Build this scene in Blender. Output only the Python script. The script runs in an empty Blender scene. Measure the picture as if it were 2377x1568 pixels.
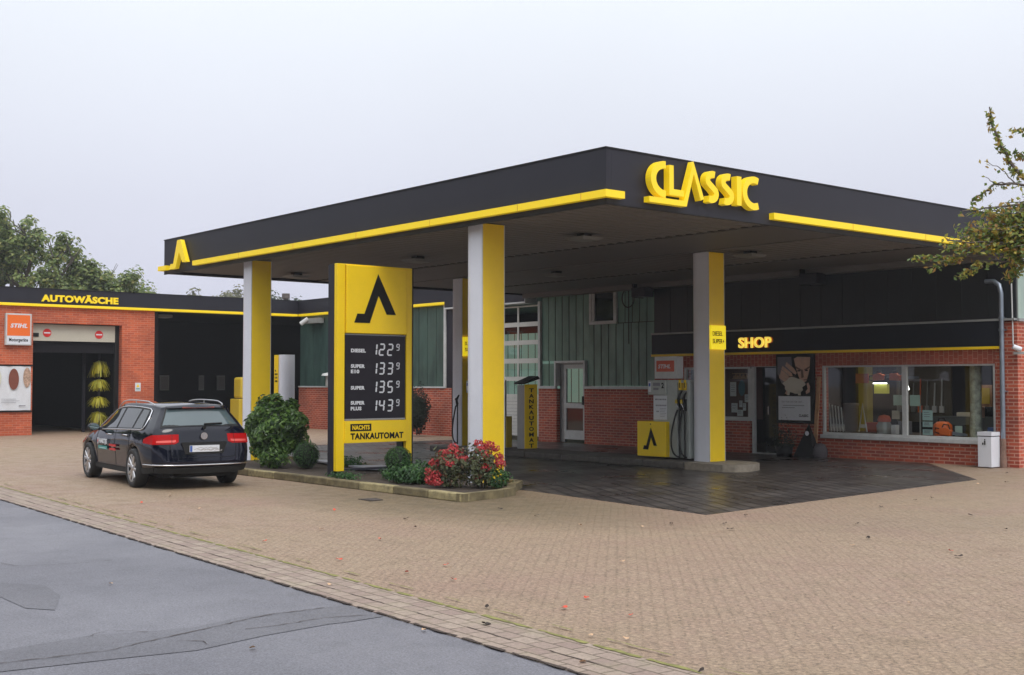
import bpy, bmesh, math, random
from mathutils import Vector, Matrix, noise
R = math.radians
random.seed(7)
S = bpy.context.scene
COL = S.collection

# ------------------------------------------------------------------ camera, world, sun, exposure
PXW = 2377.0
cam = bpy.data.cameras.new('camera'); cam.sensor_fit = 'HORIZONTAL'; cam.sensor_width = 36.0
cam.lens = 36.0 * 2830.0 / PXW; cam.clip_start = 0.1; cam.clip_end = 3000
camo = bpy.data.objects.new('camera', cam); COL.objects.link(camo)
PITCH = math.atan((889.0 - 784.0) / 2830.0)
HEAD = R(140.1)
camo.location = (0, 0, 1.8)
camo.rotation_euler = (R(90) + PITCH, 0, HEAD - R(90))
S.camera = camo
FW = Vector((math.cos(HEAD), math.sin(HEAD), 0)); RT = Vector((math.sin(HEAD), -math.cos(HEAD), 0)); UPZ = Vector((0, 0, 1))
FP = FW * math.cos(PITCH) + UPZ * math.sin(PITCH); UP = UPZ * math.cos(PITCH) - FW * math.sin(PITCH)
def at(px, py, depth):          # a point seen in that direction, that many metres ahead
    return Vector((0, 0, 1.8)) + (FP * 2830 + RT * (px - 1188.5) + UP * (784 - py)) * (depth / 2830.0)

W = bpy.data.worlds.new('World'); S.world = W; W.use_nodes = True
nt = W.node_tree; nd = nt.nodes; lk = nt.links
bg = nd['Background']; bg.inputs['Strength'].default_value = 0.1
sky = nd.new('ShaderNodeTexSky'); sky.sky_type = 'NISHITA'; sky.sun_disc = False
SUN_EL, SUN_AZ = R(48), R(200)
sky.sun_elevation = SUN_EL; sky.sun_rotation = R(90) - SUN_AZ; sky.air_density = 1.5; sky.dust_density = 5.0; sky.ozone_density = 2.0
hs = nd.new('ShaderNodeHueSaturation'); hs.inputs['Saturation'].default_value = 0.35; hs.inputs['Value'].default_value = 0.75
lk.new(sky.outputs[0], hs.inputs['Color'])
tc = nd.new('ShaderNodeTexCoord'); sp = nd.new('ShaderNodeSeparateXYZ'); lk.new(tc.outputs['Generated'], sp.inputs[0])
rp = nd.new('ShaderNodeValToRGB'); lk.new(sp.outputs['Z'], rp.inputs[0])
e = rp.color_ramp.elements
e[0].position = 0.0; e[0].color = (7.1, 7.2, 8.9, 1)
e[1].position = 1.0; e[1].color = (21, 21.6, 22.6, 1)
x = e.new(0.14); x.color = (8.1, 8.35, 9.7, 1)
x = e.new(0.32); x.color = (10.6, 11.2, 12.0, 1)
cn = nd.new('ShaderNodeTexNoise'); cn.inputs['Scale'].default_value = 1.6; cn.inputs['Detail'].default_value = 3
cm = nd.new('ShaderNodeMapRange'); cm.inputs['To Min'].default_value = 0.88; cm.inputs['To Max'].default_value = 1.12
lk.new(tc.outputs['Generated'], cn.inputs['Vector']); lk.new(cn.outputs[0], cm.inputs['Value'])
mu = nd.new('ShaderNodeVectorMath'); mu.operation = 'SCALE'; lk.new(rp.outputs[0], mu.inputs[0]); lk.new(cm.outputs[0], mu.inputs['Scale'])
mx = nd.new('ShaderNodeMix'); mx.data_type = 'RGBA'; mx.inputs['Factor'].default_value = 0.85
lk.new(hs.outputs[0], mx.inputs['A']); lk.new(mu.outputs[0], mx.inputs['B']); lk.new(mx.outputs['Result'], bg.inputs['Color'])

sun = bpy.data.lights.new('sun', 'SUN'); sun.energy = 1.3; sun.angle = R(25); sun.color = (1, 0.96, 0.9)
suno = bpy.data.objects.new('sun', sun); COL.objects.link(suno)
sd = Vector((math.cos(SUN_AZ) * math.cos(SUN_EL), math.sin(SUN_AZ) * math.cos(SUN_EL), math.sin(SUN_EL)))
# the brighter part of the cloud is high, to the right of the scene
sd = Vector((0.62, -0.22, 0.80)).normalized()
sky.sun_elevation = math.asin(sd.z); sky.sun_rotation = math.atan2(sd.x, sd.y)
suno.rotation_euler = sd.to_track_quat('Z', 'Y').to_euler(); suno.location = (0, -5, 30)
S.view_settings.view_transform = 'Standard'; S.view_settings.look = 'None'; S.view_settings.exposure = 0.0; S.view_settings.gamma = 1.0
S.cycles.max_bounces = 8; S.cycles.transparent_max_bounces = 12; S.cycles.use_denoising = True

# ------------------------------------------------------------------ materials
def nodes(name):
    m = bpy.data.materials.new(name); m.use_nodes = True
    return m, m.node_tree.nodes, m.node_tree.links, m.node_tree.nodes['Principled BSDF']
def mat(name, col, rough=0.6, metal=0.0, var=0.0, scale=6.0, emit=None, es=0.0, bump=0.0, spec=None, coat=0.0):
    m, n, l, b = nodes(name)
    b.inputs['Base Color'].default_value = (*col, 1); b.inputs['Roughness'].default_value = rough; b.inputs['Metallic'].default_value = metal
    if spec is not None: b.inputs['Specular IOR Level'].default_value = spec
    if coat: b.inputs['Coat Weight'].default_value = coat; b.inputs['Coat Roughness'].default_value = 0.05
    if emit: b.inputs['Emission Color'].default_value = (*emit, 1); b.inputs['Emission Strength'].default_value = es
    if var or bump:
        g = n.new('ShaderNodeNewGeometry'); t = n.new('ShaderNodeTexNoise'); t.inputs['Scale'].default_value = scale; t.inputs['Detail'].default_value = 6
        t.inputs['Roughness'].default_value = 0.65
        l.new(g.outputs['Position'], t.inputs['Vector'])
        if var:
            r = n.new('ShaderNodeValToRGB'); r.color_ramp.elements[0].position = 0.3; r.color_ramp.elements[1].position = 0.7
            r.color_ramp.elements[0].color = (*[c * (1 - var) for c in col], 1); r.color_ramp.elements[1].color = (*[min(1, c * (1 + var)) for c in col], 1)
            l.new(t.outputs[0], r.inputs[0]); l.new(r.outputs[0], b.inputs['Base Color'])
        if bump:
            bp = n.new('ShaderNodeBump'); bp.inputs['Strength'].default_value = bump; bp.inputs['Distance'].default_value = 0.01
            l.new(t.outputs[0], bp.inputs['Height']); l.new(bp.outputs[0], b.inputs['Normal'])
    return m
def math_node(n, l, op, a, b=None, clamp=False):
    k = n.new('ShaderNodeMath'); k.operation = op; k.use_clamp = clamp
    for i, v in enumerate((a, b)):
        if v is None: continue
        if isinstance(v, (int, float)): k.inputs[i].default_value = v
        else: l.new(v, k.inputs[i])
    return k.outputs[0]
def mixc(n, l, f, a, b, mode='MIX'):
    k = n.new('ShaderNodeMix'); k.data_type = 'RGBA'; k.blend_type = mode
    if isinstance(f, (int, float)): k.inputs['Factor'].default_value = f
    else: l.new(f, k.inputs['Factor'])
    for nm, v in (('A', a), ('B', b)):
        if isinstance(v, tuple): k.inputs[nm].default_value = (*v[:3], 1)
        else: l.new(v, k.inputs[nm])
    return k.outputs['Result']
def brickmat(name, c1, c2, mortar, bw=0.25, bh=0.077, ms=0.007, soldier=False):
    m, n, l, b = nodes(name)
    g = n.new('ShaderNodeNewGeometry'); sp = n.new('ShaderNodeSeparateXYZ'); l.new(g.outputs['Position'], sp.inputs[0])
    sn = n.new('ShaderNodeSeparateXYZ'); l.new(g.outputs['True Normal'], sn.inputs[0])
    ax = math_node(n, l, 'ABSOLUTE', sn.outputs[0]); ay = math_node(n, l, 'ABSOLUTE', sn.outputs[1])
    u = math_node(n, l, 'ADD', math_node(n, l, 'MULTIPLY', sp.outputs[0], ay), math_node(n, l, 'MULTIPLY', sp.outputs[1], ax))
    cb = n.new('ShaderNodeCombineXYZ')
    if soldier: l.new(sp.outputs[2], cb.inputs[0]); l.new(u, cb.inputs[1])
    else: l.new(u, cb.inputs[0]); l.new(sp.outputs[2], cb.inputs[1])
    br = n.new('ShaderNodeTexBrick'); br.inputs['Scale'].default_value = 1; br.inputs['Brick Width'].default_value = bw; br.inputs['Row Height'].default_value = bh
    br.inputs['Mortar Size'].default_value = ms; br.inputs['Mortar Smooth'].default_value = 0.2; br.inputs['Bias'].default_value = 0
    l.new(cb.outputs[0], br.inputs['Vector'])
    br.inputs['Color1'].default_value = (*c1, 1); br.inputs['Color2'].default_value = (*c2, 1); br.inputs['Mortar'].default_value = (*mortar, 1)
    t = n.new('ShaderNodeTexNoise'); t.inputs['Scale'].default_value = 1.1; t.inputs['Detail'].default_value = 8; l.new(g.outputs['Position'], t.inputs['Vector'])
    mr = n.new('ShaderNodeMapRange'); mr.inputs['From Min'].default_value = 0.3; mr.inputs['From Max'].default_value = 0.7; mr.inputs['To Min'].default_value = 0.75; mr.inputs['To Max'].default_value = 1.15
    l.new(t.outputs[0], mr.inputs['Value'])
    vs = n.new('ShaderNodeVectorMath'); vs.operation = 'SCALE'; l.new(br.outputs['Color'], vs.inputs[0]); l.new(mr.outputs[0], vs.inputs['Scale'])
    l.new(vs.outputs[0], b.inputs['Base Color']); b.inputs['Roughness'].default_value = 0.85
    bp = n.new('ShaderNodeBump'); bp.inputs['Strength'].default_value = 0.6; bp.inputs['Distance'].default_value = 0.01; bp.invert = True
    l.new(br.outputs['Fac'], bp.inputs['Height']); l.new(bp.outputs[0], b.inputs['Normal'])
    return m
def leafmat(name, cols, rough=0.5):
    m, n, l, b = nodes(name)
    g = n.new('ShaderNodeNewGeometry'); r = n.new('ShaderNodeValToRGB'); l.new(g.outputs['Random Per Island'], r.inputs[0])
    es = r.color_ramp.elements
    while len(es) < len(cols): es.new(0.5)
    for i, c in enumerate(cols):
        es[i].position = i / (len(cols) - 1.0); es[i].color = (*c, 1)
    l.new(r.outputs[0], b.inputs['Base Color']); b.inputs['Roughness'].default_value = rough
    tr = n.new('ShaderNodeBsdfTranslucent'); l.new(r.outputs[0], tr.inputs['Color'])
    ms = n.new('ShaderNodeMixShader'); ms.inputs[0].default_value = 0.38
    o = n['Material Output']; l.new(b.outputs[0], ms.inputs[1]); l.new(tr.outputs[0], ms.inputs[2]); l.new(ms.outputs[0], o.inputs['Surface'])
    return m
def glassmat(name, tint=(0.93, 0.95, 0.94), refl=1.0):
    m, n, l, b = nodes(name); n.remove(b)
    t = n.new('ShaderNodeBsdfTransparent'); t.inputs[0].default_value = (*tint, 1)
    g = n.new('ShaderNodeBsdfGlossy'); g.inputs['Roughness'].default_value = 0.02; g.inputs['Color'].default_value = (refl, refl, refl, 1)
    f = n.new('ShaderNodeFresnel'); f.inputs[0].default_value = 1.55; ms = n.new('ShaderNodeMixShader')
    gg = n.new('ShaderNodeNewGeometry'); ff = math_node(n, l, 'MULTIPLY', f.outputs[0], math_node(n, l, 'SUBTRACT', 1.0, gg.outputs['Backfacing']))
    l.new(ff, ms.inputs[0]); l.new(t.outputs[0], ms.inputs[1]); l.new(g.outputs[0], ms.inputs[2]); l.new(ms.outputs[0], n['Material Output'].inputs['Surface'])
    return m
def posbase(n, l):
    g = n.new('ShaderNodeNewGeometry'); return g.outputs['Position']
def noise_n(n, l, pos, scale, detail=4, rough=0.6):
    t = n.new('ShaderNodeTexNoise'); t.inputs['Scale'].default_value = scale; t.inputs['Detail'].default_value = detail; t.inputs['Roughness'].default_value = rough
    l.new(pos, t.inputs['Vector']); return t.outputs[0]
def maprange(n, l, v, a, b, c, d):
    k = n.new('ShaderNodeMapRange'); l.new(v, k.inputs['Value'])
    for nm, q in (('From Min', a), ('From Max', b), ('To Min', c), ('To Max', d)): k.inputs[nm].default_value = q
    return k.outputs[0]

def paver_mat():
    m, n, l, b = nodes('beige_pavers'); pos = posbase(n, l)
    mp = n.new('ShaderNodeMapping'); mp.inputs['Rotation'].default_value = (0, 0, R(45)); l.new(pos, mp.inputs['Vector'])
    dn = n.new('ShaderNodeTexNoise'); dn.inputs['Scale'].default_value = 16; dn.inputs['Detail'].default_value = 6; dn.inputs['Roughness'].default_value = 0.7; l.new(pos, dn.inputs['Vector'])
    vs = n.new('ShaderNodeVectorMath'); vs.operation = 'SCALE'; vs.inputs['Scale'].default_value = 0.10; l.new(dn.outputs['Color'], vs.inputs[0])
    va = n.new('ShaderNodeVectorMath'); va.operation = 'ADD'; l.new(mp.outputs[0], va.inputs[0]); l.new(vs.outputs[0], va.inputs[1])
    br = n.new('ShaderNodeTexBrick'); br.inputs['Scale'].default_value = 1; br.inputs['Brick Width'].default_value = 0.20; br.inputs['Row Height'].default_value = 0.10
    br.inputs['Mortar Size'].default_value = 0.010; br.inputs['Mortar Smooth'].default_value = 0.6; l.new(va.outputs[0], br.inputs['Vector'])
    br.inputs['Color1'].default_value = (0.235, 0.155, 0.125, 1); br.inputs['Color2'].default_value = (0.315, 0.245, 0.175, 1); br.inputs['Mortar'].default_value = (0.15, 0.115, 0.08, 1)
    big = noise_n(n, l, pos, 0.16, 6); big2 = noise_n(n, l, pos, 0.5, 7); med = noise_n(n, l, pos, 2.6, 8, 0.7); fine = noise_n(n, l, pos, 26, 10, 0.85); grit = noise_n(n, l, pos, 95, 4, 0.8)
    c = mixc(n, l, 0.76, br.outputs['Color'], (0.255, 0.172, 0.118))
    c = mixc(n, l, maprange(n, l, big, 0.4, 0.62, 0, 0.6), c, (0.25, 0.185, 0.115))
    c = mixc(n, l, maprange(n, l, big2, 0.5, 0.72, 0, 0.55), c, (0.235, 0.14, 0.11))
    c = mixc(n, l, maprange(n, l, med, 0.5, 0.7, 0, 0.45), c, (0.135, 0.105, 0.072))
    c = mixc(n, l, maprange(n, l, grit, 0.56, 0.66, 0, 0.6), c, (0.42, 0.34, 0.25))
    sc = n.new('ShaderNodeVectorMath'); sc.operation = 'SCALE'; l.new(c, sc.inputs[0]); l.new(maprange(n, l, fine, 0.37, 0.63, 0.35, 1.85), sc.inputs['Scale'])
    # darker olive-brown ellipse around the right tip of the planted bed, broken by noise
    sp = n.new('ShaderNodeSeparateXYZ'); l.new(pos, sp.inputs[0])
    dx = math_node(n, l, 'MULTIPLY', math_node(n, l, 'ADD', sp.outputs[0], 15.0), 0.25); dy = math_node(n, l, 'MULTIPLY', math_node(n, l, 'ADD', sp.outputs[1], -11.3), 0.5)
    rr = math_node(n, l, 'ADD', math_node(n, l, 'POWER', math_node(n, l, 'ABSOLUTE', dx), 2.0), math_node(n, l, 'POWER', math_node(n, l, 'ABSOLUTE', dy), 2.0))
    f = math_node(n, l, 'MULTIPLY', maprange(n, l, rr, 0.1, 1.6, 0.8, 0.0), maprange(n, l, med, 0.25, 0.6, 0.5, 1.0), True)
    c = mixc(n, l, f, sc.outputs[0], (0.105, 0.080, 0.042))
    l.new(c, b.inputs['Base Color'])
    l.new(maprange(n, l, med, 0.35, 0.65, 0.5, 0.85), b.inputs['Roughness'])
    h = math_node(n, l, 'SUBTRACT', math_node(n, l, 'MULTIPLY', fine, 0.9), math_node(n, l, 'MULTIPLY', br.outputs['Fac'], 0.25))
    bp = n.new('ShaderNodeBump'); bp.inputs['Strength'].default_value = 0.8; bp.inputs['Distance'].default_value = 0.012; l.new(h, bp.inputs['Height']); l.new(bp.outputs[0], b.inputs['Normal'])
    return m
def gutter_mat():
    m, n, l, b = nodes('gutter_pavers'); pos = posbase(n, l)
    mp = n.new('ShaderNodeMapping'); mp.inputs['Rotation'].default_value = (0, 0, R(3.5)); l.new(pos, mp.inputs['Vector'])
    br = n.new('ShaderNodeTexBrick'); br.inputs['Scale'].default_value = 1; br.inputs['Brick Width'].default_value = 0.21; br.inputs['Row Height'].default_value = 0.145
    br.inputs['Mortar Size'].default_value = 0.008; br.inputs['Mortar Smooth'].default_value = 0.3; l.new(mp.outputs[0], br.inputs['Vector'])
    br.inputs['Color1'].default_value = (0.25, 0.18, 0.15, 1); br.inputs['Color2'].default_value = (0.32, 0.25, 0.20, 1); br.inputs['Mortar'].default_value = (0.12, 0.09, 0.06, 1)
    fine = noise_n(n, l, pos, 35, 8, 0.8); med = noise_n(n, l, pos, 3, 4)
    sc = n.new('ShaderNodeVectorMath'); sc.operation = 'SCALE'; l.new(br.outputs['Color'], sc.inputs[0]); l.new(maprange(n, l, fine, 0.35, 0.65, 0.7, 1.25), sc.inputs['Scale'])
    c = mixc(n, l, maprange(n, l, med, 0.5, 0.75, 0, 0.4), sc.outputs[0], (0.24, 0.22, 0.12))
    l.new(c, b.inputs['Base Color']); b.inputs['Roughness'].default_value = 0.7
    bp = n.new('ShaderNodeBump'); bp.inputs['Strength'].default_value = 0.6; bp.inputs['Distance'].default_value = 0.012; bp.invert = True; l.new(br.outputs['Fac'], bp.inputs['Height']); l.new(bp.outputs[0], b.inputs['Normal'])
    return m
def apron_mat():
    m, n, l, b = nodes('wet_dark_pavers'); pos = posbase(n, l)
    br = n.new('ShaderNodeTexBrick'); br.inputs['Scale'].default_value = 1; br.inputs['Brick Width'].default_value = 0.52; br.inputs['Row Height'].default_value = 0.26
    br.inputs['Mortar Size'].default_value = 0.026; br.inputs['Mortar Smooth'].default_value = 0.3
    mp = n.new('ShaderNodeMapping'); mp.inputs['Rotation'].default_value = (0, 0, R(28)); l.new(pos, mp.inputs['Vector']); l.new(mp.outputs[0], br.inputs['Vector'])
    br.inputs['Color1'].default_value = (0.048, 0.040, 0.039, 1); br.inputs['Color2'].default_value = (0.088, 0.074, 0.068, 1); br.inputs['Mortar'].default_value = (0.009, 0.008, 0.008, 1)
    med = noise_n(n, l, pos, 0.7, 6); fine = noise_n(n, l, pos, 30, 6)
    c = mixc(n, l, maprange(n, l, med, 0.45, 0.7, 0, 0.45), br.outputs['Color'], (0.026, 0.022, 0.024))
    l.new(c, b.inputs['Base Color']); l.new(maprange(n, l, med, 0.35, 0.65, 0.50, 0.22), b.inputs['Roughness'])
    b.inputs['Specular IOR Level'].default_value = 0.55
    wav = noise_n(n, l, pos, 3.5, 2)
    h = math_node(n, l, 'ADD', math_node(n, l, 'MULTIPLY', fine, 0.12), math_node(n, l, 'MULTIPLY', wav, 0.45))
    h = math_node(n, l, 'SUBTRACT', h, math_node(n, l, 'MULTIPLY', br.outputs['Fac'], 1.0))
    bp = n.new('ShaderNodeBump'); bp.inputs['Strength'].default_value = 0.55; bp.inputs['Distance'].default_value = 0.012; l.new(h, bp.inputs['Height']); l.new(bp.outputs[0], b.inputs['Normal'])
    return m
def asphalt_mat(name='asphalt', k=1.0):
    m, n, l, b = nodes(name); pos = posbase(n, l)
    big = noise_n(n, l, pos, 0.35, 5); fine = noise_n(n, l, pos, 70, 8, 0.85); med = noise_n(n, l, pos, 3.0, 7)
    c = mixc(n, l, maprange(n, l, big, 0.35, 0.65, 0, 1), (0.110 * k, 0.109 * k, 0.128 * k), (0.150 * k, 0.148 * k, 0.170 * k))
    c = mixc(n, l, maprange(n, l, med, 0.5, 0.75, 0, 0.5), c, (0.085 * k, 0.085 * k, 0.098 * k))
    sc = n.new('ShaderNodeVectorMath'); sc.operation = 'SCALE'; l.new(c, sc.inputs[0]); l.new(maprange(n, l, fine, 0.36, 0.64, 0.4, 1.7), sc.inputs['Scale'])
    l.new(sc.outputs[0], b.inputs['Base Color']); l.new(maprange(n, l, big, 0.35, 0.65, 0.62, 0.5), b.inputs['Roughness'])
    bp = n.new('ShaderNodeBump'); bp.inputs['Strength'].default_value = 0.5; bp.inputs['Distance'].default_value = 0.006; l.new(fine, bp.inputs['Height']); l.new(bp.outputs[0], b.inputs['Normal'])
    return m
def uglass_mat(name, c1, c2, rough=0.3):
    m, n, l, b = nodes(name); pos = posbase(n, l)
    mp = n.new('ShaderNodeMapping'); mp.inputs['Scale'].default_value = (1.1, 1.1, 0.35); l.new(pos, mp.inputs['Vector'])
    t = noise_n(n, l, mp.outputs[0], 1.6, 5)
    c = mixc(n, l, maprange(n, l, t, 0.35, 0.65, 0, 1), c1, c2)
    l.new(c, b.inputs['Base Color']); b.inputs['Roughness'].default_value = rough
    return m

M = {}
M['paver'] = paver_mat(); M['gutter'] = gutter_mat(); M['apron'] = apron_mat(); M['asphalt'] = asphalt_mat(); M['patch'] = asphalt_mat('asphalt_repair', 0.80)
M['brick'] = brickmat('red_brick', (0.50, 0.095, 0.042), (0.30, 0.050, 0.028), (0.52, 0.27, 0.20), ms=0.012)
M['brick_wash'] = brickmat('orange_brick', (0.60, 0.125, 0.045), (0.42, 0.075, 0.032), (0.54, 0.22, 0.14), ms=0.009)
M['soldier'] = brickmat('soldier_brick', (0.42, 0.10, 0.06), (0.33, 0.075, 0.045), (0.52, 0.27, 0.2), bw=0.155, bh=0.115, soldier=True)
M['fascia'] = mat('anthracite_fascia', (0.016, 0.0155, 0.025), 0.5, var=0.08, scale=0.8, spec=0.35)
M['black'] = mat('black_trim', (0.009, 0.009, 0.010), 0.5, spec=0.3)
M['rubber'] = mat('rubber', (0.02, 0.02, 0.021), 0.75, bump=0.2, scale=60)
M['yellow'] = mat('yellow_panel', (0.92, 0.63, 0.004), 0.38, var=0.04, scale=2)
M['yellow_lit'] = mat('lit_yellow_letters', (0.88, 0.64, 0.01), 0.35, emit=(1.0, 0.70, 0.01), es=0.22)
M['sign_lit'] = mat('lit_fuel_sign', (0.9, 0.75, 0.02), 0.4, emit=(1.0, 0.76, 0.01), es=0.6)
M['shop_lit'] = mat('lit_shop_letters', (0.95, 0.8, 0.15), 0.4, emit=(1.0, 0.74, 0.10), es=0.8)
M['halo'] = mat('red_letter_halo', (0.5, 0.12, 0.01), 0.5, emit=(1.0, 0.2, 0.0), es=0.12)  # glow around the lit letters, painted as an orange backing
M['white'] = mat('white_paint', (0.72, 0.74, 0.80), 0.35, var=0.04, scale=3)
M['column'] = mat('column_white', (0.76, 0.78, 0.86), 0.28, var=0.05, scale=1.3)
M['frame'] = mat('white_frame', (0.55, 0.56, 0.56), 0.45, var=0.12, scale=5)
M['grey'] = mat('grey_metal', (0.33, 0.34, 0.34), 0.4, 0.3, var=0.08, scale=5)
M['pumpgrey'] = mat('pump_grey', (0.42, 0.45, 0.43), 0.45, var=0.1, scale=4)
M['zinc'] = mat('zinc_pipe', (0.24, 0.28, 0.34), 0.4, 0.6, var=0.2, scale=4)
M['chrome'] = mat('chrome', (0.75, 0.75, 0.77), 0.15, 1.0)
M['alu'] = mat('alloy', (0.55, 0.55, 0.56), 0.3, 0.9, var=0.1, scale=10)
M['soffit'] = mat('soffit_panel', (0.19, 0.178, 0.168), 0.6, var=0.06, scale=1)
M['soffit_beam'] = mat('soffit_beam', (0.155, 0.146, 0.14), 0.6, var=0.06, scale=1)
M['concrete'] = mat('concrete', (0.095, 0.085, 0.075), 0.85, var=0.3, scale=9, bump=0.5)
M['concrete_light'] = mat('pale_concrete', (0.25, 0.215, 0.17), 0.85, var=0.25, scale=9, bump=0.5)
M['kerb'] = mat('mossy_kerb', (0.155, 0.125, 0.065), 0.9, var=0.5, scale=5, bump=0.7)
M['kerb_worn'] = mat('worn_kerb', (0.30, 0.25, 0.13), 0.9, var=0.45, scale=10, bump=0.7)
M['soil'] = mat('soil', (0.055, 0.040, 0.030), 0.95, var=0.4, scale=14, bump=1.0)
M['moss'] = mat('moss', (0.20, 0.19, 0.06), 0.95, var=0.4, scale=12, bump=0.8)
M['crack'] = mat('crack_dirt', (0.05, 0.035, 0.028), 0.95)
M['green_l'] = uglass_mat('green_channel_glass', (0.075, 0.17, 0.135), (0.17, 0.32, 0.25), 0.3)
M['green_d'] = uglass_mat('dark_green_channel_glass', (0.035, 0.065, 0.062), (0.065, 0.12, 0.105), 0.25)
M['navy'] = mat('dark_band', (0.008, 0.010, 0.017), 0.45, var=0.2, scale=1, spec=0.25)
M['upper'] = uglass_mat('shaded_upper_glazing', (0.005, 0.007, 0.010), (0.008, 0.011, 0.014), 0.45)  # same channel glass, with the canopy shade put into its base colour
M['pale_green'] = uglass_mat('pale_channel_glass', (0.30, 0.40, 0.35), (0.42, 0.52, 0.46), 0.3)
M['glass'] = glassmat('window_glass')
M['dglass'] = mat('dark_glass', (0.012, 0.015, 0.017), 0.05, spec=0.7)
M['carglass'] = mat('car_glass', (0.014, 0.018, 0.02), 0.03, spec=0.9)
M['rearglass'] = mat('rear_glass', (0.07, 0.10, 0.11), 0.04, spec=0.9)
M['carpaint'] = mat('dark_blue_paint', (0.004, 0.005, 0.014), 0.5, coat=1.0, spec=0.0)
M['underbody'] = mat('underbody', (0.01, 0.01, 0.01), 0.8)
M['red_lamp'] = mat('red_lamp', (0.38, 0.003, 0.004), 0.3, spec=0.15, coat=0.0, emit=(0.8, 0.01, 0.01), es=0.03)
M['red_lamp_band'] = mat('pink_lamp_band', (0.75, 0.12, 0.10), 0.2)
M['darkroom'] = mat('shade_painted_interior', (0.014, 0.013, 0.016), 0.9, spec=0.1)  # near-black paint stands in for the shade deep inside the buildings
M['cream'] = mat('cream_door', (0.50, 0.47, 0.39), 0.5, var=0.05, scale=3)
M['white_door'] = mat('white_sectional_door', (0.66, 0.66, 0.62), 0.45, var=0.04, scale=4)
M['orange'] = mat('orange', (0.85, 0.16, 0.02), 0.4)
M['orange_dim'] = mat('orange_red', (0.55, 0.07, 0.02), 0.45)
M['red'] = mat('red', (0.62, 0.02, 0.02), 0.4)
M['paper'] = mat('paper', (0.68, 0.70, 0.74), 0.6, var=0.05, scale=20)
M['teal'] = mat('teal', (0.05, 0.30, 0.28), 0.5)
M['blue'] = mat('blue', (0.05, 0.12, 0.4), 0.5)
M['ink'] = mat('ink', (0.010, 0.009, 0.009), 0.6, spec=0.2)
M['skin'] = mat('poster_skin', (0.60, 0.38, 0.28), 0.6, var=0.15, scale=9)
M['skin_dk'] = mat('poster_shadow', (0.16, 0.09, 0.065), 0.6)
M['suit'] = mat('poster_suit', (0.17, 0.16, 0.19), 0.6)
M['beige'] = mat('poster_beige', (0.62, 0.57, 0.48), 0.6)
M['choc'] = mat('chocolate', (0.20, 0.06, 0.04), 0.45, var=0.1, scale=12)
M['vanilla'] = mat('vanilla', (0.62, 0.64, 0.52), 0.5, var=0.08, scale=15)
M['nut'] = mat('nut', (0.45, 0.30, 0.22), 0.6, var=0.6, scale=18)
M['greyink'] = mat('grey_ink', (0.22, 0.22, 0.25), 0.6)
M['wood'] = mat('pale_wood', (0.45, 0.24, 0.12), 0.6, var=0.2, scale=8)
M['bark'] = mat('bark', (0.07, 0.06, 0.05), 0.9, var=0.4, scale=8, bump=0.8)
M['bark_grey'] = mat('grey_bark', (0.13, 0.11, 0.10), 0.9, var=0.3, scale=12, bump=0.6)
M['leaf_dark'] = leafmat('laurel_leaf', [(0.018, 0.05, 0.013), (0.06, 0.13, 0.03), (0.12, 0.22, 0.05), (0.19, 0.31, 0.075)], 0.32)
M['leaf_box'] = leafmat('box_leaf', [(0.018, 0.06, 0.016), (0.045, 0.12, 0.03), (0.08, 0.18, 0.04)])
M['leaf_low'] = leafmat('low_leaf', [(0.025, 0.07, 0.022), (0.05, 0.13, 0.04), (0.10, 0.21, 0.06)])
M['leaf_flower'] = leafmat('flower_leaf', [(0.05, 0.07, 0.03), (0.10, 0.11, 0.05), (0.15, 0.17, 0.08), (0.16, 0.08, 0.05)])
M['petal'] = leafmat('red_petal', [(0.40, 0.03, 0.04), (0.62, 0.07, 0.08), (0.75, 0.16, 0.15)])
M['leaf_oak'] = leafmat('oak_leaf', [(0.07, 0.105, 0.035), (0.16, 0.23, 0.07), (0.25, 0.32, 0.10), (0.34, 0.33, 0.11)])
M['leaf_far'] = leafmat('hazed_far_leaf', [(0.13, 0.14, 0.07), (0.19, 0.19, 0.09), (0.24, 0.23, 0.12)])  # pale tones put part of the distance haze into the leaf colour
M['leaf_far2'] = leafmat('far_green_leaf', [(0.05, 0.08, 0.05), (0.08, 0.12, 0.07)])
M['leaf_pear'] = leafmat('autumn_leaf', [(0.08, 0.13, 0.04), (0.15, 0.23, 0.06), (0.27, 0.33, 0.08), (0.46, 0.37, 0.07), (0.34, 0.17, 0.07)])
M['brush'] = leafmat('yellow_bristle', [(0.22, 0.20, 0.02), (0.75, 0.66, 0.05), (0.50, 0.52, 0.08)])
M['leaf_red'] = mat('red_leaf', (0.60, 0.07, 0.03), 0.6)
M['leaf_brown'] = mat('brown_leaf', (0.03, 0.02, 0.015), 0.8)
M['leaf_tan'] = mat('tan_leaf', (0.55, 0.36, 0.22), 0.7)
M['birch'] = mat('birch_bark', (0.36, 0.38, 0.33), 0.7, var=0.6, scale=9)
M['lampwhite'] = mat('lit_tube', (0.9, 0.9, 0.9), 0.5, emit=(1.0, 0.98, 0.9), es=4.0)
M['diffuser'] = mat('lamp_diffuser', (0.22, 0.22, 0.21), 0.5)
M['yellow_dim'] = mat('ochre_post', (0.55, 0.40, 0.03), 0.5)

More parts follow.
